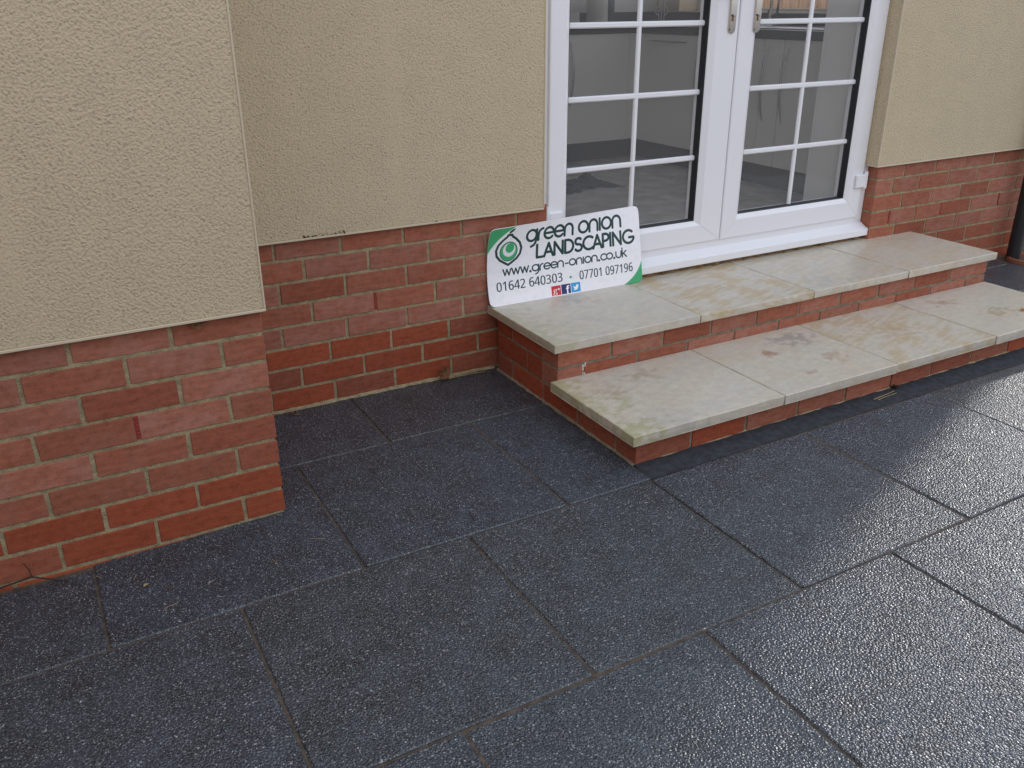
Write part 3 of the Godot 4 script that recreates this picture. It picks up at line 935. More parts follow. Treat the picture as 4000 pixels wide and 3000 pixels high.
func kitchen() -> void:
	var st := tool()
	box(st, Vector3(-2.99, 0.20, -2.855), Vector3(3.861, 0.30, -0.101))
	tag(obj("kitchen_floor", st, M.floor), "", "", "", "structure")
	st = tool()
	box(st, Vector3(-2.99, 2.45, -2.855), Vector3(3.861, 2.555, -0.345))
	tag(obj("kitchen_ceiling", st, M.plaster), "", "", "", "structure")
	var walls := [[Vector3(-0.2, 0.301, -2.855), Vector3(3.855, 2.449, -2.80)], [Vector3(0.2, 0.301, -2.799), Vector3(0.3, 2.449, -0.346)], [Vector3(3.30, 0.301, -0.575), Vector3(3.855, 2.449, -0.346)], [Vector3(3.845, 0.301, -2.799), Vector3(3.8615, 1.214, -0.576)], [Vector3(2.9560, 0.301, -0.3555), Vector3(2.9670, 2.369, -0.1010)], [Vector3(2.9560, 0.301, -0.3640), Vector3(3.2995, 2.449, -0.3560)], [Vector3(1.2325, 0.301, -0.3555), Vector3(1.2425, 2.369, -0.1010)], [Vector3(0.301, 0.301, -0.3640), Vector3(1.2425, 2.449, -0.3560)]]
	for w in walls:
		st = tool()
		box(st, w[0], w[1])
		tag(obj("kitchen_wall", st, M.plaster), "", "", "", "structure")
	st = tool()
	for q in [[0.0, 0.085, 0.016], [0.0855, 0.105, 0.012], [0.1055, 0.120, 0.007]]:
		box(st, Vector3(3.30 - q[2], 0.301 + q[0], -0.575 - q[2]), Vector3(3.2995, 0.301 + q[1], -0.346), 0.002)
		box(st, Vector3(3.3, 0.301 + q[0], -0.575 - q[2]), Vector3(3.34, 0.301 + q[1], -0.5755), 0.002)
	tag(obj("skirting_board", st, M.skirting), "white skirting board round the wall end inside the doors", "skirting board")
	# run of cupboards on the far wall
	var a := thing("base_cupboards", "pale grey kitchen base cupboards along the far wall under dark worktop", "cupboard", "fitted kitchen cupboards")
	st = tool()
	box(st, Vector3(0.95, 0.421, -2.799), Vector3(3.255, 1.098, -2.2225))
	obj("carcass", st, M.carcass, a)
	st = tool()
	box(st, Vector3(0.95, 0.3005, -2.79), Vector3(3.29, 0.4205, -2.245))
	obj("plinth", st, M.plinth, a)
	st = tool()
	box(st, Vector3(0.95, 1.0985, -2.799), Vector3(3.2355, 1.139, -2.18), 0.003)
	obj("worktop", st, M.worktop, a)
	st = tool()
	box(st, Vector3(0.95, 1.1395, -2.7995), Vector3(3.2355, 1.21, -2.782), 0.002)
	obj("upstand", st, M.worktop, a)
	var x := 3.186
	for i in 4:
		var d := part("cupboard_door", a)
		st = tool()
		box(st, Vector3(x - 0.496, 0.424, -2.2220), Vector3(x, 1.092, -2.2020), 0.002)
		obj("panel", st, M.cabinet, d)
		bow_handle(d, Vector3(x - 0.45, 0.665, -2.202), Vector3(x - 0.45, 1.048, -2.202), Vector3.BACK)
		x -= 0.5
	st = tool()
	box(st, Vector3(3.190, 0.424, -2.2220), Vector3(3.254, 1.092, -2.2050), 0.002)
	obj("filler_panel", st, M.cabinet, a)
	# run under the window
	var b := thing("base_cupboards", "pale grey kitchen base cupboards with sink under the window", "cupboard", "fitted kitchen cupboards")
	st = tool()
	box(st, Vector3(3.2765, 0.421, -2.799), Vector3(3.8445, 1.098, -0.5785))
	obj("carcass", st, M.carcass, b)
	st = tool()
	box(st, Vector3(3.302, 0.3005, -2.244), Vector3(3.84, 0.4205, -0.5785))
	obj("plinth", st, M.plinth, b)
	st = tool()
	box(st, Vector3(3.236, 1.0985, -2.7985), Vector3(3.8445, 1.139, -0.578), 0.003)
	obj("worktop", st, M.worktop, b)
	st = tool()
	box(st, Vector3(3.828, 1.1395, -2.7815), Vector3(3.8445, 1.21, -0.578), 0.002)
	box(st, Vector3(3.236, 1.1395, -2.7995), Vector3(3.8275, 1.21, -2.782), 0.002)
	obj("upstand", st, M.worktop, b)
	for e in [[-2.198, -1.609, 0], [-1.605, -1.055, 1], [-1.050, -0.907, 1], [-0.902, -0.580, 1]]:
		var d := part("cupboard_door", b)
		st = tool()
		box(st, Vector3(3.2560, 0.424, e[0] + 0.0015), Vector3(3.2760, 1.092, e[1] - 0.0015), 0.002)
		obj("panel", st, M.cabinet, d)
		if e[2] == 1: bow_handle(d, Vector3(3.256, 0.665, e[0] + 0.040), Vector3(3.256, 1.055, e[0] + 0.040), Vector3.LEFT)
		else: bow_handle(d, Vector3(3.256, 1.050, -2.085), Vector3(3.256, 1.050, -1.705), Vector3.LEFT)
	var sk := part("sink", b)
	st = tool()
	for q in [[Vector3(3.33, 1.1392, -1.50), Vector3(3.74, 1.1445, -1.47)], [Vector3(3.33, 1.1392, -0.66), Vector3(3.74, 1.1445, -0.63)], [Vector3(3.33, 1.1392, -1.4695), Vector3(3.36, 1.1445, -0.6605)], [Vector3(3.71, 1.1392, -1.4695), Vector3(3.74, 1.1445, -0.6605)]]:
		box(st, q[0], q[1], 0.002)
	obj("rim", st, M.steel, sk)
	st = tool()
	box(st, Vector3(3.3605, 1.1391, -1.4690), Vector3(3.7095, 1.1405, -0.6610))
	obj("drainer", st, M.steel, sk)
	# tap
	var t := thing("kitchen_tap", "chrome mixer tap standing at the sink before the window", "tap")
	st = tool()
	lathe(st, [[0.0, 1.1395], [0.026, 1.1395], [0.026, 1.150], [0.019, 1.158], [0.019, 1.235], [0.0, 1.235]], Vector3(3.775, 0, -1.56), 16)
	obj("body", st, M.chrome, t)
	st = tool()
	tube(st, [Vector3(3.775, 1.234, -1.56), Vector3(3.775, 1.36, -1.56), Vector3(3.755, 1.42, -1.56), Vector3(3.70, 1.44, -1.56), Vector3(3.645, 1.42, -1.56), Vector3(3.63, 1.37, -1.56)], 0.011, 10)
	obj("spout", st, M.chrome, t)
	st = tool()
	tube(st, [Vector3(3.775, 1.20, -1.545), Vector3(3.772, 1.212, -1.505), Vector3(3.765, 1.30, -1.490)], [0.012, 0.010, 0.006], 10)
	obj("lever", st, M.chrome, t)
	# washing-up liquid
	t = thing("soap_bottle", "amber washing-up liquid bottle on the worktop beside the window", "bottle")
	st = tool()
	lathe(st, [[0.0, 1.1395], [0.033, 1.1395], [0.036, 1.147], [0.036, 1.215], [0.034, 1.222]], Vector3(3.70, 0, -0.955), 18)
	obj("liquid", st, M.amber, t)
	st = tool()
	lathe(st, [[0.034, 1.222], [0.030, 1.240], [0.018, 1.254], [0.013, 1.258]], Vector3(3.70, 0, -0.955), 18)
	obj("shoulder", st, M.white_ware, t)
	st = tool()
	lathe(st, [[0.013, 1.258], [0.014, 1.275], [0.008, 1.280], [0.006, 1.305], [0.0, 1.306]], Vector3(3.70, 0, -0.955), 14)
	obj("cap", st, M.carcass, t)
	# things on the far worktop
	st = tool()
	lathe(st, [[0.0, 1.1395], [0.070, 1.1395], [0.074, 1.145], [0.072, 1.36], [0.060, 1.375], [0.0, 1.378]], Vector3(3.17, 0, -2.56), 24)
	tag(obj("storage_jar", st, M.white_ware), "tall cream storage jar on the far worktop", "jar")
	st = tool()
	box(st, Vector3(2.90, 1.1395, -2.66), Vector3(3.03, 1.222, -2.55), 0.008)
	tag(obj("food_tub", st, M.white_ware), "small pale food tub left of the tall cream jar", "tub")
	st = tool()
	lathe(st, [[0.0, 1.1395], [0.034, 1.1395], [0.036, 1.150], [0.036, 1.33], [0.014, 1.38], [0.014, 1.44], [0.0, 1.44]], Vector3(3.31, 0, -2.62), 18)
	tag(obj("bottle", st, M.carcass), "dark bottle standing right of the tall cream jar", "bottle")
	t = thing("mug_tree", "thin chrome wire mug stand in the worktop corner", "mug stand")
	st = tool()
	lathe(st, [[0.0, 1.1395], [0.06, 1.1395], [0.06, 1.146], [0.0, 1.148]], Vector3(3.56, 0, -2.36), 20)
	obj("base", st, M.steel, t)
	for i in 3:
		st = tool()
		var dx := (i - 1) * 0.022
		tube(st, [Vector3(3.56 + dx, 1.147, -2.36), Vector3(3.56 + dx * 1.2, 1.45, -2.36)], 0.003, 6)
		obj("wire", st, M.steel, t)
	for sgn in [-1, 1]:
		st = tool()
		var loop := []
		for i in 9: loop.append(Vector3(3.56 + sgn * (0.024 + 0.03 * sin(PI * i / 8)), 1.19 + 0.06 * i / 8.0, -2.36))
		tube(st, loop, 0.003, 6)
		obj("hook", st, M.steel, t)
	# crumpled black cloth on the floor
	st = tool()
	var nz := noise(FastNoiseLite.TYPE_SIMPLEX, 7.0, 61, 3)
	var grid := []
	for i in 33:
		var col := []
		for j in 17:
			var u := i / 32.0
			var v := j / 16.0
			var wx := 2.08 + 0.50 * u
			var wz := -1.60 + 0.22 * v + 0.03 * sin(u * 7)
			var edge := minf(minf(u, 1 - u) * 6, minf(v, 1 - v) * 5)
			var hgt := clampf(edge, 0, 1) * (0.016 + 0.026 * absf(nz.get_noise_2d(wx * 2, wz * 2)) + 0.045 * exp(-pow((u - 0.72) / 0.07, 2) - pow((v - 0.4) / 0.2, 2)))
			col.append(Vector3(wx + 0.03 * nz.get_noise_2d(u * 3, v), 0.302 + hgt, wz + 0.04 * nz.get_noise_2d(u + 7, v * 2)))
		grid.append(col)
	for i in 32:
		for j in 16:
			face(st, [grid[i][j], grid[i + 1][j], grid[i + 1][j + 1]], Vector3.UP)
			face(st, [grid[i][j], grid[i + 1][j + 1], grid[i][j + 1]], Vector3.UP)
	tag(obj("cloth", st, M.black_cloth), "crumpled black cloth lying on the kitchen floor", "cloth")

# ---------------------------------------------------------------- side of the house
func outside() -> void:
	var f := thing("timber_fence", "orange brown upright board fence beyond the kitchen window", "fence")
	var z := -0.02
	for i in 64:
		var st := tool()
		box(st, Vector3(5.52, -0.05, z - 0.097), Vector3(5.535, 1.80 + rng.randf_range(-0.004, 0.004), z), 0.002, Vector2(rng.randf() * 3, rng.randf() * 3))
		obj("board", st, M.timber, f)
		z -= 0.1005
	for y in [0.35, 1.0, 1.55]:
		var st := tool()
		box(st, Vector3(5.5355, y, -6.45), Vector3(5.575, y + 0.07, -0.02), 0.002)
		obj("rail", st, M.timber, f)
	for i in 4:
		var st := tool()
		box(st, Vector3(5.576, -0.06, -0.12 - i * 2.0), Vector3(5.65, 1.82, -0.04 - i * 2.0), 0.003)
		obj("post", st, M.timber, f)
	var g := thing("added_shade_fence", "unseen brown board fence added at the left and rear to shade the walls", "fence")
	for e in [[Vector3(-1.85, 0, 0.75), Vector3(-1.85, 0, 7.5)], [Vector3(-1.85, 0, 7.55), Vector3(5.5, 0, 7.55)]]:  # runs added out of view, left and behind the camera, to darken the walls
		var a: Vector3 = e[0]
		var b: Vector3 = e[1]
		var n := int(a.distance_to(b) / 1.8)
		for i in n:
			var st := tool()
			var p: Vector3 = a.lerp(b, i / float(n))
			var q: Vector3 = a.lerp(b, (i + 1) / float(n))
			var along := (q - p).normalized()
			for k in 17:
				var u: Vector3 = p + along * (k * 0.105)
				box(st, u - Vector3(0.008, 0.06, 0.008), u + along * 0.1 + Vector3(0.008, 1.8, 0.008))
			obj("added_fence_panel", st, M.timber, g)
	# downpipe on the corner of the house
	var d := thing("downpipe", "black plastic downpipe at the right end of the wall", "downpipe")
	var st := tool()
	tube(st, [Vector3(4.075, 0.0, 0.098), Vector3(4.075, 2.5, 0.098)], 0.0335, 24)
	obj("pipe", st, M.pipe, d)
	for y in [0.95, 1.95]:
		st = tool()
		lathe(st, [[0.034, y], [0.0385, y + 0.002], [0.0385, y + 0.028], [0.034, y + 0.03]], Vector3(4.075, 0, 0.098), 24)
		box(st, Vector3(4.045, y, 0.0425), Vector3(4.105, y + 0.03, 0.068), 0.002)
		obj("bracket", st, M.pipe, d)
	st = tool()
	lathe(st, [[0.095, -0.02], [0.110, 0.012], [0.108, 0.030], [0.099, 0.034], [0.092, 0.026], [0.088, 0.004], [0.0, 0.003]], Vector3(4.125, 0, 0.155), 30)
	tag(obj("gully", st, M.clay), "round terracotta drain gully at the foot of the black downpipe", "drain")

# ---------------------------------------------------------------- advertising board
const SW := 1040
const SH := 480
var ink: PackedByteArray

func dab(x: int, y: int, c: Color, a: float) -> void:
	if x < 0 or y < 0 or x >= SW or y >= SH or a <= 0: return
	var i := (y * SW + x) * 3
	ink[i] = int(lerpf(ink[i], c.r * 255, a))
	ink[i + 1] = int(lerpf(ink[i + 1], c.g * 255, a))
	ink[i + 2] = int(lerpf(ink[i + 2], c.b * 255, a))

func stroke(pts: Array, w: float, c: Color) -> void:
	var lo := Vector2(1e9, 1e9)
	var hi := -lo
	for p in pts:
		lo = lo.min(p)
		hi = hi.max(p)
	for y in range(int(lo.y - w), int(hi.y + w) + 2):
		for x in range(int(lo.x - w), int(hi.x + w) + 2):
			var q := Vector2(x + 0.5, y + 0.5)
			var d := 1e9
			for i in pts.size() - 1:
				d = minf(d, q.distance_to(Geometry2D.get_closest_point_to_segment(q, pts[i], pts[i + 1])))
			dab(x, y, c, clampf(w / 2 + 0.5 - d, 0, 1))

func fill(poly: PackedVector2Array, c: Color) -> void:
	var lo := poly[0]
	var hi := poly[0]
	for p in poly:
		lo = lo.min(p)
		hi = hi.max(p)
	for y in range(int(lo.y) - 1, int(hi.y) + 2):
		for x in range(int(lo.x) - 1, int(hi.x) + 2):
			var n := 0
			for s in [Vector2(0.25, 0.25), Vector2(0.75, 0.25), Vector2(0.25, 0.75), Vector2(0.75, 0.75)]:
				if Geometry2D.is_point_in_polygon(Vector2(x, y) + s, poly): n += 1
			dab(x, y, c, n / 4.0)

func arc(c: Vector2, r: Vector2, a0: float, a1: float, n := 18) -> Array:
	var out := []
	for i in n + 1:
		var a := deg_to_rad(lerpf(a0, a1, i / float(n)))
		out.append(c + Vector2(cos(a) * r.x, sin(a) * r.y))
	return out

# letters of one line width, x height 1, y up: [advance, strokes]
func letter(ch: String) -> Array:
	match ch:
		"o": return [1.16, [arc(Vector2(0.5, 0.5), Vector2(0.5, 0.5), 0, 360, 28)]]
		"n": return [1.08, [[Vector2(0, 0), Vector2(0, 0.5)] + arc(Vector2(0.44, 0.54), Vector2(0.44, 0.46), 180, 0) + [Vector2(0.88, 0)]]]
		"i": return [0.30, [[Vector2(0.06, 0), Vector2(0.06, 1)]]]
		"r": return [0.62, [[Vector2(0, 0), Vector2(0, 0.5)] + arc(Vector2(0.48, 0.54), Vector2(0.48, 0.46), 180, 95)]]
		"e": return [1.10, [arc(Vector2(0.5, 0.5), Vector2(0.5, 0.5), 2, 318, 26), [Vector2(0.0, 0.5), Vector2(1.0, 0.5)]]]
		"g": return [1.22, [arc(Vector2(0.5, 0.5), Vector2(0.5, 0.5), 0, 360, 28), [Vector2(1.0, 1.0), Vector2(1.0, 0.05), Vector2(0.93, -0.22), Vector2(0.76, -0.42), Vector2(0.5, -0.52)]]]
		"c": return [0.98, [arc(Vector2(0.5, 0.5), Vector2(0.5, 0.5), 42, 318, 22)]]
		"u": return [1.08, [[Vector2(0, 1), Vector2(0, 0.46)] + arc(Vector2(0.44, 0.46), Vector2(0.44, 0.46), 180, 360) + [Vector2(0.88, 1)]]]
		"k": return [0.90, [[Vector2(0, 0), Vector2(0, 1.5)], [Vector2(0.66, 1.0), Vector2(0.02, 0.45)], [Vector2(0.22, 0.62), Vector2(0.72, 0)]]]
		"w": return [1.36, [[Vector2(0, 1), Vector2(0.3, 0), Vector2(0.6, 0.95), Vector2(0.9, 0), Vector2(1.2, 1)]]]
		".": return [0.44, [[Vector2(0.12, 0.06), Vector2(0.13, 0.06)]]]
		"-": return [0.80, [[Vector2(0.16, 0.42), Vector2(0.56, 0.42)]]]
		"L": return [0.56, [[Vector2(0, 1), Vector2(0, 0), Vector2(0.44, 0)]]]
		"A": return [0.80, [[Vector2(0, 0), Vector2(0.34, 1), Vector2(0.68, 0)], [Vector2(0.13, 0.30), Vector2(0.55, 0.30)]]]
		"N": return [0.84, [[Vector2(0, 0), Vector2(0, 1), Vector2(0.64, 0), Vector2(0.64, 1)]]]
		"D": return [0.80, [[Vector2(0, 0), Vector2(0, 1), Vector2(0.22, 1)] + arc(Vector2(0.20, 0.5), Vector2(0.44, 0.5), 90, -90) + [Vector2(0, 0)]]]
		"S": return [0.66, [arc(Vector2(0.26, 0.75), Vector2(0.24, 0.25), 40, 250, 12) + arc(Vector2(0.26, 0.26), Vector2(0.27, 0.26), 80, -150, 12)]]
		"C": return [0.80, [arc(Vector2(0.46, 0.5), Vector2(0.46, 0.5), 50, 310, 22)]]
		"P": return [0.62, [[Vector2(0, 0), Vector2(0, 1), Vector2(0.2, 1)] + arc(Vector2(0.2, 0.73), Vector2(0.28, 0.27), 90, -90, 12) + [Vector2(0, 0.46)]]]
		"I": return [0.22, [[Vector2(0, 0), Vector2(0, 1)]]]
		"G": return [0.9, [arc(Vector2(0.46, 0.5), Vector2(0.46, 0.5), 48, 340, 22) + [Vector2(0.88, 0.44), Vector2(0.52, 0.44)]]]
	return [0.5, []]

func write(text: String, x0: float, x1: float, base: float, size: float, w: float, c: Color) -> void:
	var total := 0.0
	for ch in text: total += letter(ch)[0]
	var k := (x1 - x0) / total
	var x := x0
	for ch in text:
		var l := letter(ch)
		for s in l[1]: stroke(s.map(func(p): return Vector2(x + p.x * k, base - p.y * size)), w * (1.75 if ch == "." else 1.0), c)
		x += l[0] * k

func type_(text: String, x0: float, x1: float, y0: float, y1: float, c: Color, serif := false, bold := false) -> void:
	var f := SystemFont.new()
	f.font_names = PackedStringArray(["Droid Serif" if serif else "Droid Sans"])
	if bold: f.font_weight = 700
	var tm := TextMesh.new()
	tm.text = text
	tm.font = f
	tm.font_size = 64
	tm.pixel_size = 0.01
	tm.depth = 0.0
	var ar := tm.get_mesh_arrays()
	var vs: PackedVector3Array = ar[Mesh.ARRAY_VERTEX]
	var ix: PackedInt32Array = ar[Mesh.ARRAY_INDEX] if ar[Mesh.ARRAY_INDEX] != null else PackedInt32Array(range(vs.size()))
	var lo := Vector2(1e9, 1e9)
	var hi := -lo
	for v in vs:
		lo = lo.min(Vector2(v.x, v.y))
		hi = hi.max(Vector2(v.x, v.y))
	var cover := {}
	for t in range(0, ix.size(), 3):
		var q := []
		for e in 3:
			var v := vs[ix[t + e]]
			q.append(Vector2(remap(v.x, lo.x, hi.x, x0, x1), remap(v.y, hi.y, lo.y, y0, y1)))
		var a: Vector2 = q[0].min(q[1]).min(q[2])
		var b: Vector2 = q[0].max(q[1]).max(q[2])
		for y in range(int(a.y), int(b.y) + 1):
			for x in range(int(a.x), int(b.x) + 1):
				for s in 9:
					var pt := Vector2(x + (s % 3) / 3.0 + 0.17, y + (s / 3) / 3.0 + 0.17)
					var d0: float = (q[1] - q[0]).cross(pt - q[0])
					var d1: float = (q[2] - q[1]).cross(pt - q[1])
					var d2: float = (q[0] - q[2]).cross(pt - q[2])
					if (d0 >= 0 and d1 >= 0 and d2 >= 0) or (d0 <= 0 and d1 <= 0 and d2 <= 0):
						var key := Vector2i(x, y)
						cover[key] = cover.get(key, 0) | (1 << s)
	for key in cover:
		var n := 0
		for s in 9:
			if cover[key] & (1 << s): n += 1
		dab(key.x, key.y, c, n / 9.0)

func sign_print() -> ImageTexture:
	ink.resize(SW * SH * 3)
	var nz := field(noise(FastNoiseLite.TYPE_SIMPLEX, 0.012, 71, 4), SW, SH, false)
	for i in SW * SH:
		var dirt := 1.0 - 0.02 * sm(140, 215, nz[i])
		ink[i * 3] = int(246 * dirt)
		ink[i * 3 + 1] = int(246 * dirt)
		ink[i * 3 + 2] = int(250 * dirt)
	var dark := Color8(22, 58, 56)
	var green := Color8(62, 172, 112)
	var U := func(u: float, v: float) -> Vector2: return Vector2(u * SW, v * SH)
	# green corners with hollow curves
	var poly := PackedVector2Array([Vector2(-2, -2), U.call(0.165, 0.0) + Vector2(0, -2)])
	for i in 15:
		var t := i / 14.0
		var a: Vector2 = U.call(0.165, -0.004)
		var b: Vector2 = U.call(0.052, 0.10)
		var c: Vector2 = U.call(-0.002, 0.33)
		poly.append(a.lerp(b, t).lerp(b.lerp(c, t), t))
	fill(poly, green)
	poly = PackedVector2Array([U.call(1.003, 1.01), U.call(0.865, 1.01)])
	for i in 15:
		var t := i / 14.0
		var a: Vector2 = U.call(0.865, 1.004)
		var b: Vector2 = U.call(0.965, 0.92)
		var c: Vector2 = U.call(1.003, 0.70)
		poly.append(a.lerp(b, t).lerp(b.lerp(c, t), t))
	fill(poly, green)
	# onion emblem
	var oc: Vector2 = U.call(0.127, 0.295)
	var ell := func(c: Vector2, r: Vector2, tilt: float) -> PackedVector2Array:
		var q := PackedVector2Array()
		for i in 40: q.append(c + (Vector2(cos(TAU * i / 40), sin(TAU * i / 40)) * r).rotated(tilt))
		return q
	var outline := [Vector2(-12, -86), Vector2(-16, -76), Vector2(-40, -58), Vector2(-64, -32), Vector2(-76, 0), Vector2(-70, 34), Vector2(-50, 60), Vector2(-24, 78), Vector2(0, 93), Vector2(24, 78), Vector2(50, 60), Vector2(70, 34), Vector2(76, 0), Vector2(64, -32), Vector2(40, -58), Vector2(16, -76), Vector2(12, -86), Vector2(-12, -86)]
	stroke(outline.map(func(p): return oc + p * 1.06), 14, dark)
	fill(ell.call(oc + Vector2(0, 14), Vector2(57, 62), 0.0), dark)
	fill(ell.call(oc + Vector2(0, 14), Vector2(53, 58), 0.0), green)
	fill(ell.call(oc + Vector2(3, 4), Vector2(40, 44), 0.0), Color8(233, 233, 237))
	fill(ell.call(oc + Vector2(7, -8), Vector2(27, 31), 0.2), green)
	fill(PackedVector2Array([oc + Vector2(-9, -98), oc + Vector2(-4, -116), oc + Vector2(14, -128), oc + Vector2(30, -130), oc + Vector2(20, -114), oc + Vector2(2, -101)]), dark)
	# lettering
	write("green", 0.235 * SW, 0.548 * SW, 0.232 * SH, 0.145 * SH, 15.0, dark)
	write("onion", 0.578 * SW, 0.880 * SW, 0.232 * SH, 0.145 * SH, 15.0, dark)
	write("LANDSCAPING", 0.305 * SW, 0.955 * SW, 0.462 * SH, 0.165 * SH, 15.5, dark)
	write("www.green-onion.co.uk", 0.095 * SW, 0.905 * SW, 0.632 * SH, 0.078 * SH, 8.5, dark)
	for e in [-0.8, 0.8]:
		type_("01642 640303", 0.052 * SW + e, 0.462 * SW + e, 0.708 * SH, 0.826 * SH, dark)
		type_("07701 097196", 0.575 * SW + e, 0.935 * SW + e, 0.722 * SH, 0.838 * SH, dark)
	fill(ell.call(U.call(0.516, 0.785), Vector2(8, 8), 0.0), green)
	# three small square emblems
	var sq := func(u0: float, u1: float, v0: float, v1: float, c: Color) -> void:
		fill(PackedVector2Array([U.call(u0, v0), U.call(u1, v0), U.call(u1, v1), U.call(u0, v1)]), c)
	sq.call(0.386, 0.446, 0.866, 0.988, Color8(206, 32, 46))
	sq.call(0.450, 0.510, 0.864, 0.986, Color8(32, 44, 104))
	sq.call(0.514, 0.574, 0.862, 0.984, Color8(52, 160, 218))
	type_("g", 0.396 * SW, 0.424 * SW, 0.905 * SH, 0.984 * SH, Color.WHITE, true)
	type_("+", 0.426 * SW, 0.442 * SW, 0.895 * SH, 0.930 * SH, Color.WHITE, false, true)
	type_("f", 0.479 * SW, 0.503 * SW, 0.882 * SH, 0.986 * SH, Color.WHITE, false, true)
	var bc: Vector2 = U.call(0.5445, 0.922)
	fill(PackedVector2Array([Vector2(-20, -13), Vector2(-12, -5), Vector2(0, -2), Vector2(1, -10), Vector2(7, -16), Vector2(14, -14), Vector2(20, -14), Vector2(17, -9), Vector2(20, -7), Vector2(16, -4), Vector2(14, 6), Vector2(6, 15), Vector2(-6, 18), Vector2(-19, 14), Vector2(-9, 10), Vector2(-15, 6), Vector2(-11, 5), Vector2(-18, -1), Vector2(-14, -2), Vector2(-19, -8)].map(func(p): return bc + p)), Color.WHITE)
	return rgb_texture(ink, SW, SH)

func sign_at(u: float, v: float) -> Vector3:
	# v runs down the sheet; the sheet sags back in the middle and its left top curls forward
	var l := Vector3(0.9720, 0.0, 0.0)
	var wd := 0.6905
	var zt := lerpf(0.040, -0.0150, sm(0.0, 1.0, u))
	var zm := lerpf(0.0075, 0.0145, u)
	var zb := lerpf(0.0300, 0.0420, u)
	var q := 1.0 - v
	var z := zb * (1 - q) * (1 - 2 * q) + 4 * zm * q * (1 - q) + zt * q * (2 * q - 1)
	var x := l.x + wd * u
	return Vector3(x, 0.2445 + (0.2945 + 0.004 * u) * q, z)

func sign_board() -> void:
	var n := 28
	var k := 14
	var st := tool()
	var r := 0.022
	var inside := func(u: float, v: float) -> Vector2:       # rounds the four corners
		var p := Vector2(u * 0.69, v * 0.30)
		var c := p.clamp(Vector2(r, r), Vector2(0.69 - r, 0.30 - r))
		var d := p - c
		if d.x != 0 and d.y != 0:
			var m: float = maxf(absf(d.x), absf(d.y))
			d = d.normalized() * m
		p = c + d
		return Vector2(p.x / 0.69, p.y / 0.30)
	var nrm := func(u: float, v: float) -> Vector3:
		var e := 0.01
		return (sign_at(u, v - e) - sign_at(u, v + e)).cross(sign_at(u - e, v) - sign_at(u + e, v)).normalized()
	var P := []
	for i in n + 1:
		var col := []
		for j in k + 1:
			var u := i / float(n)
			var v := j / float(k)
			# crowd the grid towards the edges so that the corners stay round
			u = 0.5 - 0.5 * cos(PI * u)
			v = 0.5 - 0.5 * cos(PI * v)
			var q: Vector2 = inside.call(u, v)
			col.append([q, sign_at(q.x, q.y), nrm.call(q.x, q.y)])
		P.append(col)
	for i in n:
		for j in k:
			var q := [P[i][j], P[i + 1][j], P[i + 1][j + 1], P[i][j + 1]].map(func(e): return [e[1], e[2] if e[2].z > 0 else -e[2], e[0]])
			tri(st, q[0], q[1], q[2])
			tri(st, q[0], q[2], q[3])
	var m := mat(Color.WHITE, 0.34)
	m.albedo_texture = sign_print()
	m.texture_repeat = false
	var s := thing("advertising_board", "white plastic landscaping advertising board leaning on the upper step", "sign")
	obj("printed_face", st, m, s)
	st = tool()
	var th := 0.0035
	var back := func(e: Array) -> Vector3: return e[1] - (e[2] if e[2].z > 0 else -e[2]) * th
	for i in n:
		for j in k:
			face(st, [back.call(P[i][j]), back.call(P[i + 1][j]), back.call(P[i + 1][j + 1]), back.call(P[i][j + 1])], Vector3.FORWARD)
	for i in n:
		for j in [0, k]: face(st, [P[i][j][1], P[i + 1][j][1], back.call(P[i + 1][j]), back.call(P[i][j])], Vector3(0, 1 if j == 0 else -1, 0))
	for j in k:
		for i in [0, n]: face(st, [P[i][j][1], P[i][j + 1][1], back.call(P[i][j + 1]), back.call(P[i][j])], Vector3(-1 if i == 0 else 1, 0, 0))
	obj("backing_sheet", st, M.upvc, s)

# ---------------------------------------------------------------- litter
func twig(called: String, pts: Array, r: float, m: Material, label: String, category: String, group := "") -> void:
	var st := tool()
	var rad := []
	for i in pts.size(): rad.append(r * (1.0 - 0.5 * i / pts.size()))
	tube(st, pts, rad, 6)
	tag(obj(called, st, m), label, category, group)

func leaf(c: Vector3, size: float, turn: float, lift: float, m: Material, called: String, label: String, up := Vector3.UP) -> void:
	var st := tool()
	var b := Basis(Quaternion(Vector3.UP, up)) * Basis(Vector3.UP, turn)
	var G := []
	for i in 9:
		var col := []
		for j in 5:
			var u := i / 8.0
			var v := j / 4.0 - 0.5
			var w := sin(PI * pow(u, 0.8)) * 0.62
			col.append(c + b * (Vector3((u - 0.5), lift * (0.9 * absf(v) * 2 * w + 0.6 * pow(u - 0.5, 2) + 0.08 * sin(u * 17 + v * 9)), v * w) * size))
		G.append(col)
	for i in 8:
		for j in 4:
			face(st, [G[i][j], G[i + 1][j], G[i + 1][j + 1]], up)
			face(st, [G[i][j], G[i + 1][j + 1], G[i][j + 1]], up)
	tag(obj(called, st, m), label, "leaf", "fallen leaves")

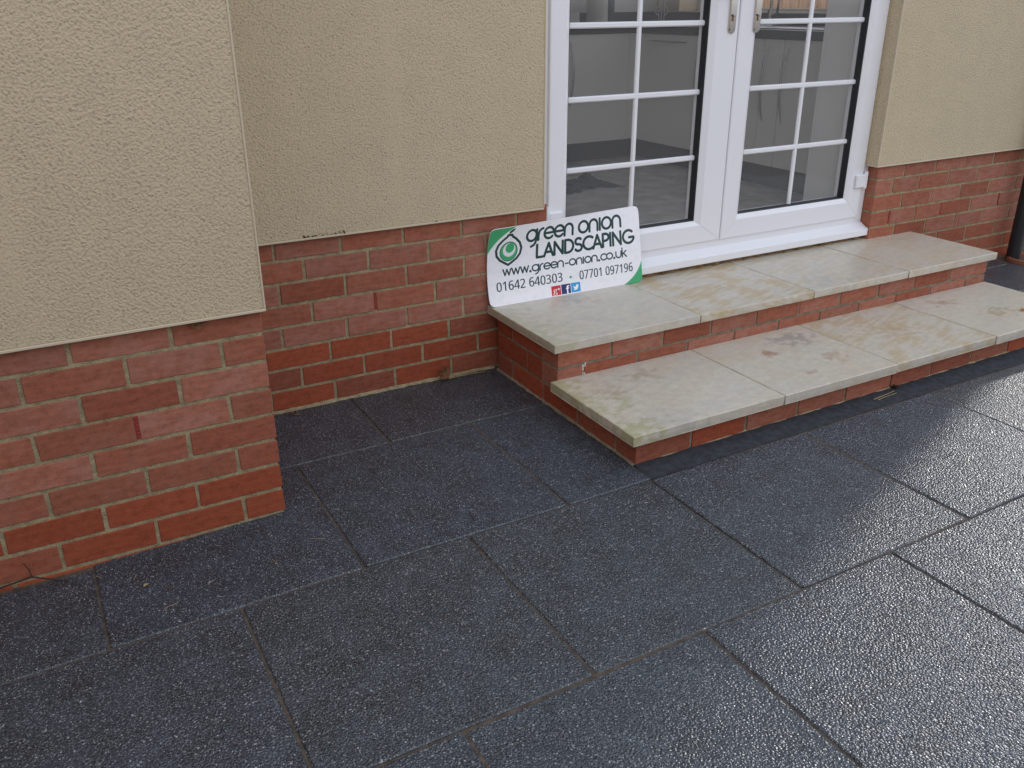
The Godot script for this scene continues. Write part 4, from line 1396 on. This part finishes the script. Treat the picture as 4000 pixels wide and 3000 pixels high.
func litter() -> void:
	rng.seed = 404
	leaf(Vector3(0.775, 0.022, 0.026), 0.062, 0.7, 0.5, M.leaf, "dried_leaf", "curled brown leaf against the foot of the recessed brick wall", Vector3(0, 0.45, 0.9).normalized())
	leaf(Vector3(3.046, 0.110, 0.80), 0.034, 0.4, 0.5, M.leaf_orange, "dried_leaf", "small orange leaf on the lower step at the right edge")
	leaf(Vector3(-0.153, 0.577, 0.652), 0.040, 0.3, 0.6, M.leaf, "dried_leaf", "brown leaf scrap caught under the render edge of the wing", Vector3(0, 0.3, 0.95).normalized())
	leaf(Vector3(0.20, 0.0, 0.045), 0.028, 1.2, 0.6, M.leaf, "dried_leaf", "dark leaf scrap at the left foot of the recessed wall")
	leaf(Vector3(2.133, 0.006, 0.925), 0.030, 2.0, 0.8, M.twig, "dried_leaf", "dark leaf scrap on the mortar strip below the steps")
	leaf(Vector3(-0.39, -0.010, 0.806), 0.016, 0.5, 0.5, M.straw, "dried_leaf", "tiny yellow leaf scrap on the slab before the wing")
	var y := 0.0005
	twig("straw", [Vector3(0.789, y, 0.036), Vector3(0.86, y + 0.003, 0.040), Vector3(0.937, y, 0.043)], 0.0017, M.straw, "lower of two straws beside the curled leaf", "straw", "straws on the paving")
	twig("straw", [Vector3(0.79, y, 0.032), Vector3(0.86, y + 0.006, 0.026), Vector3(0.94, y + 0.004, 0.030)], 0.0017, M.straw, "upper of two straws beside the curled leaf", "straw", "straws on the paving")
	twig("straw", [Vector3(2.00, 0.004, 0.952), Vector3(2.05, 0.005, 0.948), Vector3(2.12, 0.005, 0.940)], 0.0017, M.straw, "pale straw on the dark mortar strip below the steps", "straw", "straws on the paving")
	twig("straw", [Vector3(2.01, 0.003, 0.962), Vector3(2.05, 0.004, 0.957), Vector3(2.115, 0.004, 0.955)], 0.0014, M.straw, "thin straw in front of the pale straw on the mortar strip", "straw", "straws on the paving")
	twig("twig", [Vector3(0.437, y, 0.912), Vector3(0.430, y + 0.006, 0.930), Vector3(0.427, y + 0.002, 0.958)], 0.0022, M.twig, "short dark twig by a joint in the middle of the paving", "twig")
	twig("twig", [Vector3(-0.80, -0.008, 0.668), Vector3(-0.70, 0.004, 0.664), Vector3(-0.63, 0.010, 0.662), Vector3(-0.555, -0.010, 0.692)], 0.0026, M.twig, "long dark twig along the foot of the wing wall", "twig")
	twig("twig", [Vector3(-0.63, 0.010, 0.662), Vector3(-0.632, 0.030, 0.660), Vector3(-0.640, 0.048, 0.655)], 0.0018, M.twig, "short upright twig against the wing wall", "twig")
	twig("twig", [Vector3(1.05, y, 1.01), Vector3(1.08, y + 0.003, 1.005), Vector3(1.12, y, 1.0)], 0.0013, M.twig, "thin dark twig before the front corner of the steps", "twig")
	for i in 14:                                             # needles
		var c := Vector3(rng.randf_range(-0.62, 0.05), 0, rng.randf_range(0.70, 0.98)) if i < 9 else Vector3(rng.randf_range(0.14, 0.40), 0, rng.randf_range(0.05, 0.22))
		var a := rng.randf() * TAU
		var l := rng.randf_range(0.010, 0.022)
		var yy := gy(c.x, c.z) + 0.0024
		var d := Vector3(cos(a), 0, sin(a)) * l
		twig("pine_needle", [c - d + Vector3(0, yy, 0), c + Vector3(0, yy + 0.001, 0) + d.rotated(Vector3.UP, 1.5) * 0.1, c + d + Vector3(0, yy, 0)], 0.0009, M.straw if i % 3 else M.leaf, "dry pine needle on the paving before the wing" if i < 9 else "dry pine needle on the paving before the recessed wall", "pine needle", "needles before the wing" if i < 9 else "needles before the recessed wall")
